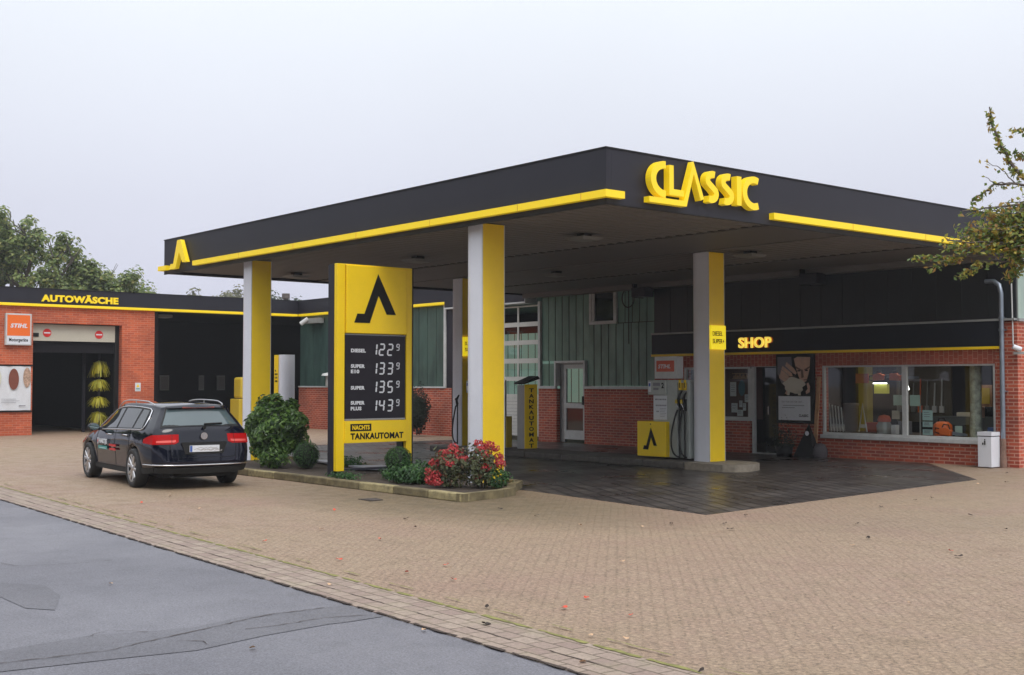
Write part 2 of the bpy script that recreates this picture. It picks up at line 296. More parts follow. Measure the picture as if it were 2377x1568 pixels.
# ------------------------------------------------------------------ geometry helpers
FY = lambda y: (lambda u, v, w=0.0: Vector((u, y - w, v)))     # wall facing -Y : u = X, v = Z, w = out of the wall
FX = lambda x: (lambda u, v, w=0.0: Vector((x + w, u, v)))     # wall facing +X : u = Y, v = Z
FZ = lambda z: (lambda u, v, w=0.0: Vector((u, v, z + w)))     # lying flat
class G:
    def __init__(s): s.v = []; s.f = []; s.m = []; s.sm = []
    def add(s, vs, fs, m=0, smooth=False):
        o = len(s.v); s.v += [Vector(v) for v in vs]; s.f += [tuple(i + o for i in f) for f in fs]; s.m += [m] * len(fs); s.sm += [smooth] * len(fs); return s
    def box(s, x0, x1, y0, y1, z0, z1, m=0):
        vs = [(x, y, z) for x in (x0, x1) for y in (y0, y1) for z in (z0, z1)]
        return s.add(vs, [(0, 1, 3, 2), (4, 6, 7, 5), (0, 4, 5, 1), (2, 3, 7, 6), (0, 2, 6, 4), (1, 5, 7, 3)], m)
    def fb(s, F, u0, u1, v0, v1, w0, w1, m=0):
        vs = [F(u, v, w) for u in (u0, u1) for v in (v0, v1) for w in (w0, w1)]
        return s.add(vs, [(0, 1, 3, 2), (4, 6, 7, 5), (0, 4, 5, 1), (2, 3, 7, 6), (0, 2, 6, 4), (1, 5, 7, 3)], m)
    def prism(s, F, poly, w0, w1, m=0, smooth=False):
        k = len(poly); vs = [F(p[0], p[1], w0) for p in poly] + [F(p[0], p[1], w1) for p in poly]
        fs = [tuple(range(k))[::-1], tuple(range(k, 2 * k))]
        s.add(vs, fs, m)
        return s.add(vs, [(i, (i + 1) % k, (i + 1) % k + k, i + k) for i in range(k)], m, smooth)
    def stroke(s, F, pts, wd, w0, w1, m=0, closed=False):
        # constant-width band along a 2-D path
        P = [Vector((p[0], p[1])) for p in pts]; k = len(P); Ls = []; Rs = []
        for i in range(k):
            a = P[i - 1] if (i > 0 or closed) else P[i]; b = P[(i + 1) % k] if (i < k - 1 or closed) else P[i]
            d1 = (P[i] - a); d2 = (b - P[i]); d1 = d1.normalized() if d1.length > 1e-9 else None; d2 = d2.normalized() if d2.length > 1e-9 else None
            if d1 is None: d1 = d2
            if d2 is None: d2 = d1
            n1 = Vector((-d1.y, d1.x)); n2 = Vector((-d2.y, d2.x)); nn = (n1 + n2); nn = nn.normalized() if nn.length > 1e-6 else n1
            q = wd / 2 / max(0.45, nn.dot(n1)); Ls.append(P[i] + nn * q); Rs.append(P[i] - nn * q)
        vs = []; fs = []
        for i in range(k):
            vs += [F(Ls[i].x, Ls[i].y, w0), F(Rs[i].x, Rs[i].y, w0), F(Ls[i].x, Ls[i].y, w1), F(Rs[i].x, Rs[i].y, w1)]
        for i in range(k if closed else k - 1):
            a = 4 * i; b = 4 * ((i + 1) % k)
            fs += [(a, a + 1, b + 1, b), (a + 2, b + 2, b + 3, a + 3), (a, b, b + 2, a + 2), (a + 1, a + 3, b + 3, b + 1)]
        if not closed: fs += [(0, 2, 3, 1), (4 * k - 4, 4 * k - 3, 4 * k - 1, 4 * k - 2)]
        return s.add(vs, fs, m)
    def disc(s, F, cu, cv, r, w0, w1, m=0, n=24, rv=None):
        return s.prism(F, [(cu + r * math.cos(2 * math.pi * i / n), cv + (rv or r) * math.sin(2 * math.pi * i / n)) for i in range(n)], w0, w1, m)
    def tube(s, pts, rad, n=8, m=0, cap=True, smooth=True):
        P = [Vector(p) for p in pts]; k = len(P); rs = rad if isinstance(rad, (list, tuple)) else [rad] * k
        vs = []; prev = None
        for i in range(k):
            d = (P[min(i + 1, k - 1)] - P[max(i - 1, 0)]).normalized()
            if prev is None: a = d.orthogonal().normalized()
            else:
                a = prev - d * prev.dot(d); a = a.normalized() if a.length > 1e-6 else d.orthogonal().normalized()
            prev = a; b = d.cross(a)
            for j in range(n):
                t = 2 * math.pi * j / n; vs.append(P[i] + (a * math.cos(t) + b * math.sin(t)) * rs[i])
        fs = [(i * n + j, i * n + (j + 1) % n, (i + 1) * n + (j + 1) % n, (i + 1) * n + j) for i in range(k - 1) for j in range(n)]
        s.add(vs, fs, m, smooth)
        if cap: s.add(vs[:n], [tuple(range(n))[::-1]], m); s.add(vs[-n:], [tuple(range(n))], m)
        return s
    def lathe(s, c, prof, n=20, m=0, axis='Z', smooth=True):
        c = Vector(c); vs = []; k = len(prof)
        for r, h in prof:
            for j in range(n):
                t = 2 * math.pi * j / n; a, b = r * math.cos(t), r * math.sin(t)
                vs.append(c + (Vector((a, b, h)) if axis == 'Z' else Vector((a, h, b)) if axis == 'Y' else Vector((h, a, b))))
        return s.add(vs, [(i * n + j, i * n + (j + 1) % n, (i + 1) * n + (j + 1) % n, (i + 1) * n + j) for i in range(k - 1) for j in range(n)], m, smooth)
    def grid(s, rows, m=0, smooth=True, closed=False):
        n = len(rows[0]); vs = [p for r in rows for p in r]
        return s.add(vs, [(i * n + j, i * n + j + 1, (i + 1) * n + j + 1, (i + 1) * n + j) for i in range(len(rows) - 1) for j in range(n - 1)], m, smooth)
def xyz(p): return Vector(p)
def obj(name, g, mats, parent=None, recalc=True, bevel=0.0, weld=False, local=False):
    me = bpy.data.meshes.new(name)
    root = Vector((0, 0, 0))
    if parent is not None and not local:
        r = parent
        while r.parent: r = r.parent
        root = Vector(r['org']) if 'org' in r.keys() else r.location.copy()
    me.from_pydata([tuple(v - root) for v in g.v], [], g.f)
    for m in (mats if isinstance(mats, (list, tuple)) else [mats]): me.materials.append(M[m] if isinstance(m, str) else m)
    me.polygons.foreach_set('material_index', g.m); me.polygons.foreach_set('use_smooth', g.sm)
    if recalc or weld:
        b = bmesh.new(); b.from_mesh(me)
        if weld: bmesh.ops.remove_doubles(b, verts=b.verts, dist=0.0005)
        if recalc: bmesh.ops.recalc_face_normals(b, faces=b.faces)
        b.to_mesh(me); b.free()
    me.update()
    o = bpy.data.objects.new(name, me); COL.objects.link(o)
    if parent is not None: o.parent = parent
    if bevel:
        md = o.modifiers.new('bevel', 'BEVEL'); md.width = bevel; md.segments = 2; md.limit_method = 'ANGLE'
    return o
def tag(o, label, cat, group=None):
    o['label'] = label; o['category'] = cat
    if group: o['group'] = group
    return o
def thing(name, loc, label, cat, group=None, rz=0.0):
    o = bpy.data.objects.new(name, None); COL.objects.link(o); o.location = loc; o.rotation_euler = (0, 0, rz); o.empty_display_size = 0.3
    return tag(o, label, cat, group)
def struct(name, g, mats, kind='structure', **k):
    o = obj(name, g, mats, **k); o['kind'] = kind; return o
_fontcache = {}
def textg(g, F, body, u0, u1, v0, v1, w0, w1, m=0, bold=0.02, shear=0.0):
    # letters of the built-in font, fitted to the box u0..u1 x v0..v1 and extruded from w0 to w1
    key = (body, bold, shear)
    if key not in _fontcache:
        c = bpy.data.curves.new('t', 'FONT'); c.body = body; c.size = 1; c.offset = bold; c.extrude = 0.5; c.shear = shear; c.resolution_u = 4; c.space_character = 1.0 + bold * 2
        o = bpy.data.objects.new('t', c); COL.objects.link(o); bpy.context.view_layer.update()
        me = bpy.data.meshes.new_from_object(o.evaluated_get(bpy.context.evaluated_depsgraph_get()))
        _fontcache[key] = ([v.co.copy() for v in me.vertices], [tuple(p.vertices) for p in me.polygons])
        bpy.data.objects.remove(o); bpy.data.curves.remove(c); bpy.data.meshes.remove(me)
    vs, fs = _fontcache[key]
    x0 = min(v.x for v in vs); x1 = max(v.x for v in vs); y0 = min(v.y for v in vs); y1 = max(v.y for v in vs)
    g.add([F(u0 + (v.x - x0) / (x1 - x0) * (u1 - u0), v0 + (v.y - y0) / (y1 - y0) * (v1 - v0), w0 if v.z < 0 else w1) for v in vs], fs, m)
    return g
LOGO = [(0.535, 1.0), (0.945, 0.183), (0.73, 0.183), (0.545, 0.56), (0.345, 0.0), (0.0, 0.0), (0.07, 0.183), (0.225, 0.183)]
def logo_poly(u0, v0, h, w, flat=0.0):
    p = [(u0 + a * w, v0 + b * h) for a, b in LOGO]
    if flat: p = [(u0 + (0.535 - flat) * w, v0 + h), (u0 + (0.535 + flat) * w, v0 + h)] + p[1:]
    return p
def logo(g, F, u0, v0, h, w, w0, w1, m=0, flat=0.0):
    # two convex-ish halves of the slanting arch with its left foot
    p = logo_poly(u0, v0, h, w, flat)
    return g.prism(F, p, w0, w1, m)
def children(o): return [c for c in bpy.data.objects if c.parent == o]
def copy_tree(o, loc=None, rz=None, parent=None):
    c = o.copy(); COL.objects.link(c)
    if parent is not None: c.parent = parent
    if loc is not None: c.location = loc
    if rz is not None: c.rotation_euler.z = rz
    for ch in children(o): copy_tree(ch, parent=c)
    return c
def smoothstep(a, b, x):
    t = max(0, min(1, (x - a) / (b - a))); return t * t * (3 - 2 * t)
def interp(keys, x):
    if x <= keys[0][0]: return keys[0][1]
    for i in range(len(keys) - 1):
        x0, y0 = keys[i]; x1, y1 = keys[i + 1]
        if x <= x1:
            ym = keys[i - 1] if i > 0 else keys[i]; yp = keys[i + 2] if i + 2 < len(keys) else keys[i + 1]
            m0 = (y1 - ym[1]) / (x1 - ym[0]) if x1 != ym[0] else 0; m1 = (yp[1] - y0) / (yp[0] - x0) if yp[0] != x0 else 0
            h = x1 - x0; t = (x - x0) / h
            return (2 * t**3 - 3 * t * t + 1) * y0 + (t**3 - 2 * t * t + t) * h * m0 + (3 * t * t - 2 * t**3) * y1 + (t**3 - t * t) * h * m1
    return keys[-1][1]
def leaf(g, c, nrm, ln, wd, m=0, fold=0.25):
    n = nrm.normalized(); a = n.orthogonal().normalized(); t = random.uniform(0, 6.28); a = (a * math.cos(t) + n.cross(a) * math.sin(t)); b = n.cross(a)
    g.add([c - a * ln / 2, c + b * wd / 2 + n * fold * wd, c + a * ln / 2, c - b * wd / 2 + n * fold * wd], [(0, 1, 2), (0, 2, 3)], m)
def rnd3(): 
    while True:
        v = Vector((random.uniform(-1, 1), random.uniform(-1, 1), random.uniform(-1, 1)))
        if 0.01 < v.length < 1: return v
def leafcloud(g, c, r, count, ln, wd, m=0, shell=0.55, rough=0.25, seed=0, zmin=None, up=0.4):
    c = Vector(c); r = Vector(r)
    for i in range(count):
        d = rnd3().normalized(); k = shell + (1 - shell) * random.random() ** 0.6
        k *= 1 + rough * noise.noise(d * 2.2 + Vector((seed, seed * 3, 0)))*1.6
        p = c + Vector((d.x * r.x, d.y * r.y, d.z * r.z)) * k
        if zmin is not None and p.z < zmin: p.z = zmin + random.random() * 0.06
        leaf(g, p, (d + rnd3() * 0.9 + Vector((0, 0, up))), ln * random.uniform(0.6, 1.2), wd * random.uniform(0.7, 1.2), m)

# ================================================================== THE SETTING
YB = 24.7; XW = -42.8; XE = -12.9
def gut(x): return 5.18 + (-5.55 - x) * 0.061          # road edge
def moss(x): return 5.75 + (-5.1 - x) * 0.061          # outer edge of the gutter rows
g = G(); g.add([(-700, -400, 0), (400, -400, 0), (400, 800, 0), (-700, 800, 0)], [(0, 1, 2, 3)]); struct('ground', g, 'paver')
g = G(); n = 60; rows = [[], []]
for i in range(n + 1):
    x = -110 + i * 160 / n; rows[0].append(Vector((x, -5.5 - 0.061 * (x + 5.55), 0.004))); rows[1].append(Vector((x, gut(x), 0.004)))
g.grid(rows, smooth=False); struct('road', g, 'asphalt')
g = G(); rows = [[], []]
for i in range(n + 1):
    x = -110 + i * 160 / n; rows[0].append(Vector((x, gut(x), 0.012))); rows[1].append(Vector((x, moss(x), 0.012)))
g.grid(rows, smooth=False)
for k, (fn, hz_) in enumerate(((gut, 0.0), (moss, 0.0))):
    pass
rows2 = [[Vector((p.x, p.y, 0.004)) for p in rows[0]], rows[0]]; g.grid(rows2, smooth=False)
struct('gutter', g, 'gutter')
g = G()                                                      # dirt and moss in the two joints beside the gutter
for k, (fn, wd, m) in enumerate(((gut, 0.035, 0), (moss, 0.05, 1), (lambda x: moss(x) + 0.20, 0.02, 1), (lambda x: gut(x) + 0.24, 0.012, 0))):
    x = -60.0
    while x < 10:
        a = random.uniform(0.25, 0.7); q = x; pts = []
        while q < x + a: pts.append(q); q += 0.08
        if len(pts) > 1:
            r0 = []; r1 = []
            for q in pts:
                wv = wd * random.uniform(0.35, 1.2) / 2; c = fn(q) + random.uniform(-0.008, 0.008); r0.append(Vector((q, c - wv, 0.0165))); r1.append(Vector((q, c + wv, 0.0165)))
            g.grid([r0, r1], m=m, smooth=False)
        x += a + (random.uniform(0, 0.05) if k < 2 else random.uniform(0.1, 0.8))
struct('joint_moss', g, ['crack', 'moss'], kind='stuff')
# dark wet apron under the canopy
g = G(); g.prism(FZ(0), [(-30.7, 13.4), (-15.4, 13.3), (-11.1, 12.73), (-11.9, 21.2), (-15.0, 24.68), (-30.7, 24.68)], 0.0, 0.005); struct('apron', g, 'apron')
# asphalt repair trench with its cracks
up = [(-8.5, -5.3), (-8.5, 0), (-8.51, 2.65), (-8.62, 3.32), (-8.48, 3.69), (-8.42, 4.01), (-8.55, 4.43), (-8.5, 4.9), (-8.45, 5.33)]
lo = [(-7.8, -5.3), (-7.9, 0), (-7.9, 2.46), (-7.79, 3.12), (-7.68, 3.67), (-7.82, 4.25), (-7.88, 4.81), (-7.86, 5.0), (-7.87, 5.29)]
g = G(); g.grid([[Vector((*p, 0.008)) for p in up], [Vector((*p, 0.008)) for p in lo]], smooth=False)
g.add([(*p, 0.008) for p in [(-11.39, 3.54), (-11.01, 3.8), (-10.39, 3.72), (-9.75, 3.45), (-9.99, 3.30), (-10.61, 3.31), (-10.99, 3.26)]], [(0, 1, 2, 3, 4, 5, 6)])
struct('road_repair', g, 'patch')
def crackline(g, pts, wd, z):
    fine = []
    for i in range(len(pts) - 1):
        a = Vector(pts[i]); b = Vector(pts[i + 1]); k = max(2, int((b - a).length / 0.05))
        for j in range(k): fine.append(a.lerp(b, j / k) + Vector((random.uniform(-1, 1), random.uniform(-1, 1))) * 0.012)
    r0 = []; r1 = []
    for i in range(len(fine)):
        d = (fine[min(i + 1, len(fine) - 1)] - fine[max(i - 1, 0)]).normalized(); nn = Vector((-d.y, d.x)) * wd * random.uniform(0.2, 1)
        r0.append(Vector((*(fine[i] + nn), z))); r1.append(Vector((*(fine[i] - nn), z)))
    g.grid([r0, r1], smooth=False)
g = G()
for pts, wd in [([(-8.1, 0.5), (-8.12, 2.53), (-8.04, 3.22), (-8.2, 3.68), (-8.27, 3.96), (-8.48, 4.6), (-8.47, 5.19)], 0.008), ([(-8.05, 3.7), (-7.91, 3.82), (-7.75, 3.78)], 0.006),
                ([(-8.09, 4.23), (-8.07, 4.56), (-8.1, 4.92), (-7.97, 5.28)], 0.006), ([(-12.7, 3.3), (-12.62, 3.92), (-12.29, 3.98), (-12.09, 4.45), (-12.1, 4.9)], 0.005),
                ([(-8.57, 3.24), (-8.69, 3.44), (-8.43, 3.7)], 0.005), ([(-7.3, 2.7), (-7.25, 3.1), (-7.0, 3.3)], 0.005)]:
    crackline(g, pts, wd, 0.0125)
struct('road_cracks', g, 'crack')
# iron drain cover let into the paving
g = G(); g.prism(FZ(0), [(-16.02, 10.30), (-15.62, 10.26), (-15.66, 10.52), (-15.98, 10.60)], 0.001, 0.010, 0)
for i in range(4): g.prism(FZ(0), [(-15.96 + 0.09 * i, 10.33), (-15.935 + 0.09 * i, 10.33), (-15.95 + 0.085 * i, 10.52), (-15.975 + 0.085 * i, 10.52)], 0.010, 0.014, 1)
tag(obj('drain_cover', g, ['leaf_brown', 'bark_grey']), 'small dark iron drain cover in the beige paving before the planted bed', 'drain cover')

# planted bed with its stone kerb
bed = [(-26.2, 11.4), (-14.72, 11.4), (-15.02, 13.2), (-15.5, 13.75), (-19.2, 14.1), (-26.2, 14.1)]
g = G(); n = 46; rows = []
for i in range(n + 1):
    x = -26.1 + i * 11.0 / n; r = []
    for j in range(13):
        y = 11.38 + j * 0.21; r.append(Vector((x, min(y, 13.9 if x < -16.0 else 13.55 - (x + 16.0) * 1.05), 0.075 + 0.035 * noise.noise(Vector((x * 1.7, y * 1.7, 0))) + 0.012 * noise.noise(Vector((x * 7, y * 7, 3))))))
    rows.append(r)
g.grid(rows); struct('bed_soil', g, 'soil')
kb = G(); x = -26.3; k = 0
while x < -14.75:
    l = random.choice([0.95, 1.0, 0.98]); x1 = min(x + l, -14.62)
    kb.box(x + 0.006, x1 - 0.006, 11.24 + random.uniform(-0.01, 0.01), 11.40, 0, 0.128 + random.uniform(-0.006, 0.006), m=1 if k in (5, 9, 11) else 0); x = x1; k += 1
outer = [(-14.6, 11.24), (-14.80, 12.2), (-15.0, 12.62), (-15.4, 12.95), (-16.0, 13.62), (-19.0, 14.0), (-26.3, 14.05)]
for i in range(len(outer) - 1):
    a = Vector(outer[i]); b = Vector(outer[i + 1]); d = (b - a).normalized(); nn = Vector((-d.y, d.x)) * 0.14; p = [a + d * 0.005, b - d * 0.005, b + nn - d * 0.005, a + nn + d * 0.005]
    kb.prism(FZ(0), [tuple(q) for q in p], 0, 0.125, 0)
o = struct('kerb', kb, ['kerb', 'kerb_worn'], bevel=0.018)

# pump island
def island_outline(x0, x1, y0, y1, r):
    pts = []
    for cx, cy, a0 in ((x1 - r, y1 - r, 0), (x0 + r, y1 - r, 90), (x0 + r, y0 + r, 180), (x1 - r, y0 + r, 270)):
        for k in range(6): a = R(a0 + k * 18); pts.append((cx + r * math.cos(a), cy + r * math.sin(a)))
    return pts
g = G(); x = -26.15
segs = [(-26.15, -24.9), (-24.89, -23.6), (-23.59, -22.3), (-22.29, -21.0), (-20.99, -19.7), (-19.69, -18.4), (-18.39, -17.2)]
for a, b in segs: g.box(a, b, 19.02, 20.3, 0, 0.15, 0)
g.prism(FZ(0), [(-17.19, 19.02), (-16.15, 19.02), (-15.92, 19.14), (-15.84, 19.4), (-15.92, 19.8), (-16.07, 20.1), (-16.4, 20.3), (-17.19, 20.3)], 0, 0.15, 1)
o = struct('pump_island', g, ['concrete', 'concrete_light'], bevel=0.03)

# ================================================================== PETROL CANOPY
cano = thing('petrol_canopy', (-20.9, 18.7, 0), 'large flat filling station canopy with dark fascia, yellow light bars and raised yellow lettering', 'canopy')
CX0, CX1, CY0, CY1 = -28.75, -13.06, 12.76, 26.6; Z0, Z1 = 4.50, 5.33
g = G()
g.box(CX0, CX1, CY0, CY0 + 0.12, Z0, Z1); g.box(CX0, CX0 + 0.12, CY0 + 0.121, YB - 0.1, Z0, Z1); g.box(CX1 - 0.12, CX1, CY0 + 0.121, CY1, Z0, Z1)
for a, b, c, d in ((CX0 - 0.015, CX1 + 0.015, CY0 - 0.015, CY0 + 0.14), (CX0 - 0.015, CX0 + 0.14, CY0 + 0.141, YB - 0.1), (CX1 - 0.14, CX1 + 0.015, CY0 + 0.141, CY1)):
    g.box(a, b, c, d, Z1 + 0.001, Z1 + 0.022, 1)
g.box(CX0 - 0.004, CX1 + 0.004, CY0 - 0.004, CY0 + 0.03, Z0 - 0.018, Z0 - 0.001, 1); g.box(CX1 - 0.03, CX1 + 0.004, CY0 + 0.031, CY1, Z0 - 0.018, Z0 - 0.001, 1)
for y in (14.0, 15.4, 16.9, 18.4, 19.9, 21.4, 22.9): g.box(CX0 + 0.121, CX0 + 0.135, y, y + 0.035, Z0, 4.60, 1)
obj('fascia', g, ['fascia', 'black'], cano)
g = G(); g.box(CX0 + 0.121, CX1 - 0.121, CY0 + 0.121, CY1, 4.9, 5.15, 0); obj('roof_deck', g, ['fascia'], cano)
# soffit: ribbed sheet, flat beam, ribbed sheet, flat beam
g = G(); SZ = 4.565; x0, x1 = CX0 + 0.122, CX1 - 0.122
def ribbed(ya, yb):
    x = x0; r0 = []; r1 = []
    while x < x1 - 0.26:
        for dx, dz in ((0, 0), (0.20, 0), (0.212, 0.035), (0.25, 0.035), (0.26, 0)): 
            r0.append(Vector((x + dx, ya, SZ + dz))); r1.append(Vector((x + dx, yb, SZ + dz)))
        x += 0.26
    r0.append(Vector((x1, ya, SZ))); r1.append(Vector((x1, yb, SZ))); g.grid([r0, r1], m=0, smooth=False)
    return x
ribbed(CY0 + 0.122, 17.1); ribbed(19.3, 22.3)
g.box(x0, x1, 17.1, 19.28, SZ - 0.02, SZ + 0.1, 1); g.box(x0, x1, 22.3, YB - 0.002, SZ - 0.02, SZ + 0.1, 1)
x = x0 + 0.13
while x < x1 - 0.1:
    g.box(x - 0.05, x + 0.05, 17.0, 17.099, SZ - 0.012, SZ + 0.03, 2); g.box(x - 0.05, x + 0.05, 22.2, 22.299, SZ - 0.012, SZ + 0.03, 2); x += 0.26
g.box(x0, x1, CY0 + 0.122, CY0 + 0.17, SZ - 0.03, SZ - 0.001, 3)
g.box(x0, x1, 19.24, 19.30, SZ - 0.035, SZ - 0.021, 1)
g.box(x0, x1, YB - 0.35, YB - 0.02, SZ - 0.16, SZ - 0.021, 1)
obj('soffit', g, ['soffit', 'soffit_beam', 'black', 'grey'], cano)
for i, (lx, ly) in enumerate(((-16.45, 15.5), (-21.75, 15.5), (-22.45, 20.2), (-16.4, 20.25), (-27.0, 15.5))):
    g = G(); c = Vector((lx, ly, 0))
    vs = [c + Vector((a * 0.27, b * 0.27, SZ - 0.075)) for a, b in ((-1, -1), (1, -1), (1, 1), (-1, 1))] + [c + Vector((a * 0.2, b * 0.2, SZ - 0.13)) for a, b in ((-1, -1), (1, -1), (1, 1), (-1, 1))]
    g.add(vs, [(0, 1, 2, 3), (4, 5, 6, 7), (0, 1, 5, 4), (1, 2, 6, 5), (2, 3, 7, 6), (3, 0, 4, 7)]); g.box(lx - 0.1, lx + 0.1, ly - 0.1, ly + 0.1, SZ - 0.074, SZ, 1)
    obj('ceiling_lamp', g, ['diffuser', 'black'], cano)
# yellow light bars
def bar(name, boxes, seams=()):
    g = G()
    for b in boxes: g.box(*b)
    for b in seams: g.box(*b, 1)
    o = obj(name, g, ['yellow_lit', 'yellow_dim'], cano)
    return o
bz0, bz1 = 4.575, 4.685
bar('light_bar', [(-26.93, CX1 + 0.11, CY0 - 0.11, CY0 - 0.001, bz0, bz1), (CX1 + 0.001, CX1 + 0.11, CY0 + 0.0, 13.05, bz0, bz1)], [(x, x + 0.012, CY0 - 0.113, CY0 - 0.05, bz0 - 0.003, bz1 + 0.003) for x in (-24.6, -22.2, -19.8, -17.4, -15.0, -13.5)])
bar('light_bar', [(CX1 + 0.001, CX1 + 0.11, 16.63, CY1, bz0, bz1)], [(CX1 + 0.05, CX1 + 0.113, y, y + 0.012, bz0 - 0.003, bz1 + 0.003) for y in (18.9, 21.3, 23.7)])
bar('light_bar', [(CX0 - 0.13, CX0 - 0.001, CY0 - 0.11, YB - 1.0, bz0, bz1), (CX0 + 0.001, -28.42, CY0 - 0.11, CY0 - 0.001, bz0, bz1)])
# emblem on the front fascia, lettering on the side fascia
g = G(); logo(g, FY(CY0), -28.17, 4.565, 0.68, 1.0, 0.03, 0.13, flat=0.09); obj('emblem', g, 'yellow_lit', cano)
FR = FX(CX1); OFF = -0.09
def uC(cx, cz, rx, rz, a0, a1, n=18): return [(cx + rx * math.cos(R(a0 + (a1 - a0) * i / n)) , cz + rz * math.sin(R(a0 + (a1 - a0) * i / n))) for i in range(n + 1)]
w0, w1 = 0.02, 0.14
def letter(*strokes):
    g = G()
    for pts, wd in strokes: g.stroke(FR, [(p[0] + OFF, p[1]) for p in pts], wd, w0, w1)
    obj('letter', g, 'yellow_lit', cano)
letter((uC(14.00, 4.955, 0.265, 0.23, 88, 272), 0.115))
letter(([(14.14, 5.195), (14.14, 4.775), (14.42, 4.775)], 0.098))
letter(([(13.64, 4.62), (14.455, 4.62), (14.655, 5.215), (14.86, 4.72)], 0.088))
def sS(cx):
    pts = uC(cx + 0.03, 5.06, 0.125, 0.10, 68, 205, 9) + [(cx - 0.03, 4.98), (cx + 0.05, 4.93)] + uC(cx - 0.01, 4.845, 0.125, 0.10, 25, -118, 9)
    return pts
letter((sS(15.09), 0.108)); letter((sS(15.47), 0.108))
letter(([(15.77, 4.715), (15.77, 5.195)], 0.115))
letter((uC(16.16, 4.955, 0.245, 0.225, 65, 295), 0.112))
# columns
def column(cx, cy, sign=None, top=SZ - 0.02, z0=0.05):
    g = G(); pts = [(cx, cy), (cx, cy + 0.50)]
    for k in range(13): a = R(90 + k * 15); pts.append((cx - 0.30 + 0.25 * math.cos(a), cy + 0.25 + 0.25 * math.sin(a)))
    g.prism(FZ(0), pts, z0, top, 0, smooth=True)
    c = obj('column', g, 'column', cano); c.data.polygons.foreach_set('use_smooth', [len(p.vertices) == 4 and abs(p.normal.z) < 0.5 and p.normal.x < 0.9 and p.normal.x < 0.5 for p in c.data.polygons])
    for p in c.data.polygons:
        if abs(p.normal.y) > 0.999 or p.normal.x > 0.99: p.use_smooth = False
    g = G(); g.fb(FX(cx), cy + 0.015, cy + 0.485, z0 + 0.004, top - 0.002, 0.001, 0.014); obj('yellow_panel', g, 'yellow', c)
    g = G(); g.fb(FX(cx), cy + 0.486, cy + 0.498, z0 + 0.004, top - 0.002, 0.001, 0.018); g.fb(FX(cx), cy + 0.003, cy + 0.014, z0 + 0.004, top - 0.002, 0.001, 0.018); obj('edge_trim', g, 'frame', c)
    if sign:
        g = G(); F = FX(cx + 0.014); g.fb(F, cy + 0.02, cy + 0.48, 2.5, 3.0, 0.001, 0.05)
        textg(g, F, sign[0], cy + 0.06, cy + 0.38, 2.78, 2.88, 0.051, 0.056, 1, bold=0.012); textg(g, F, sign[1], cy + 0.06, cy + 0.43, 2.62, 2.72, 0.051, 0.056, 1, bold=0.012)
        obj('fuel_sign', g, ['sign_lit', 'ink'], c, bevel=0)
    return c
column(-24.66, 13.0); column(-16.36, 13.0)
column(-16.90, 19.48, ('DIESEL', 'SUPER+'), z0=0.15); column(-25.36, 19.48, ('SUPER', 'SUPER'), z0=0.15)

# ================================================================== BUILDINGS
def ribs_glass(g, F, u0, u1, v0, v1, step=0.25, m=0, mj=1, wj=0.012, w=0.0):
    # channel glass: slightly bowed panels between dark joints
    n = max(1, round((u1 - u0) / step)); st = (u1 - u0) / n
    for i in range(n):
        a = u0 + i * st; k = random.uniform(-0.006, 0.006)
        r0 = [F(a + wj, v0, w - 0.01), F(a + wj, v0, w + 0.004), F(a + st - wj, v0, w + 0.004 + k), F(a + st - wj, v0, w - 0.01)]
        r1 = [F(a + wj, v1, w - 0.01), F(a + wj, v1, w + 0.004), F(a + st - wj, v1, w + 0.004 + k), F(a + st - wj, v1, w - 0.01)]
        g.grid([r0, r1], m=m, smooth=False)
    g.fb(F, u0, u1, v0, v1, w - 0.03, w - 0.011, mj)
# --- car wash building
wash = thing('car_wash_building', (-47, 14, 0), 'orange brick car wash hall with dark fascia, open wash bay and deep dark carport', 'building')
F = FX(XW)
g = G()
for a, b, c, d in ((8.0, 14.27, 0, 4.44), (14.271, 17.42, 3.87, 4.44), (17.421, 18.65, 0, 4.44)): g.fb(F, a, b, c, d, -0.35, 0)
obj('wall', g, 'brick_wash', wash)
g = G()
g.box(-54, XW - 0.352, 13.85, 14.0, 0, 4.449); g.box(-54, XW - 0.352, 17.9, 18.05, 0, 4.449); g.box(-54.2, -54.01, 13.85, 18.05, 0, 4.449)
g.box(-50.2, -50, 18.97, 31.8, 0, 4.449); g.box(-50, XW - 0.352, 18.651, 18.95, 0, 4.449); g.box(-50, XW - 0.4, 31.6, 31.8, 0, 4.449)
g.box(XW - 0.30, XW - 0.05, YB + 0.4, 31.6, 0, 4.449)
g.fb(F, 13.95, 17.9, 2.86, 3.22, -0.7, -0.36)
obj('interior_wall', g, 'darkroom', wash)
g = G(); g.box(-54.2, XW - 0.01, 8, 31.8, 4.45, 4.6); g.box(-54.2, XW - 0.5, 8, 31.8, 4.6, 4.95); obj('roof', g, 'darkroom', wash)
g = G(); g.fb(F, 7.95, YB - 0.1, 4.53, 5.05, -0.3, 0.08); g.fb(F, 7.95, YB - 0.1, 5.051, 5.075, -0.33, 0.10, 1); obj('fascia', g, ['fascia', 'black'], wash)
g = G(); g.fb(F, 7.95, YB - 0.14, 4.435, 4.525, -0.2, 0.13); obj('light_bar', g, 'yellow_lit', wash, bevel=0.01)
g = G(); textg(g, F, 'AUTOWÄSCHE', 14.50, 17.22, 4.61, 4.90, 0.085, 0.14, 0, bold=0.045); obj('lettering', g, 'yellow_lit', wash)
door = obj('roller_door', G().fb(F, 14.28, 17.25, 3.26, 3.84, -0.30, -0.22), 'cream', wash)
g = G(); g.fb(F, 14.28, 17.4, 3.845, 3.868, -0.34, -0.2); g.fb(F, 17.26, 17.41, 0, 3.84, -0.33, -0.24)
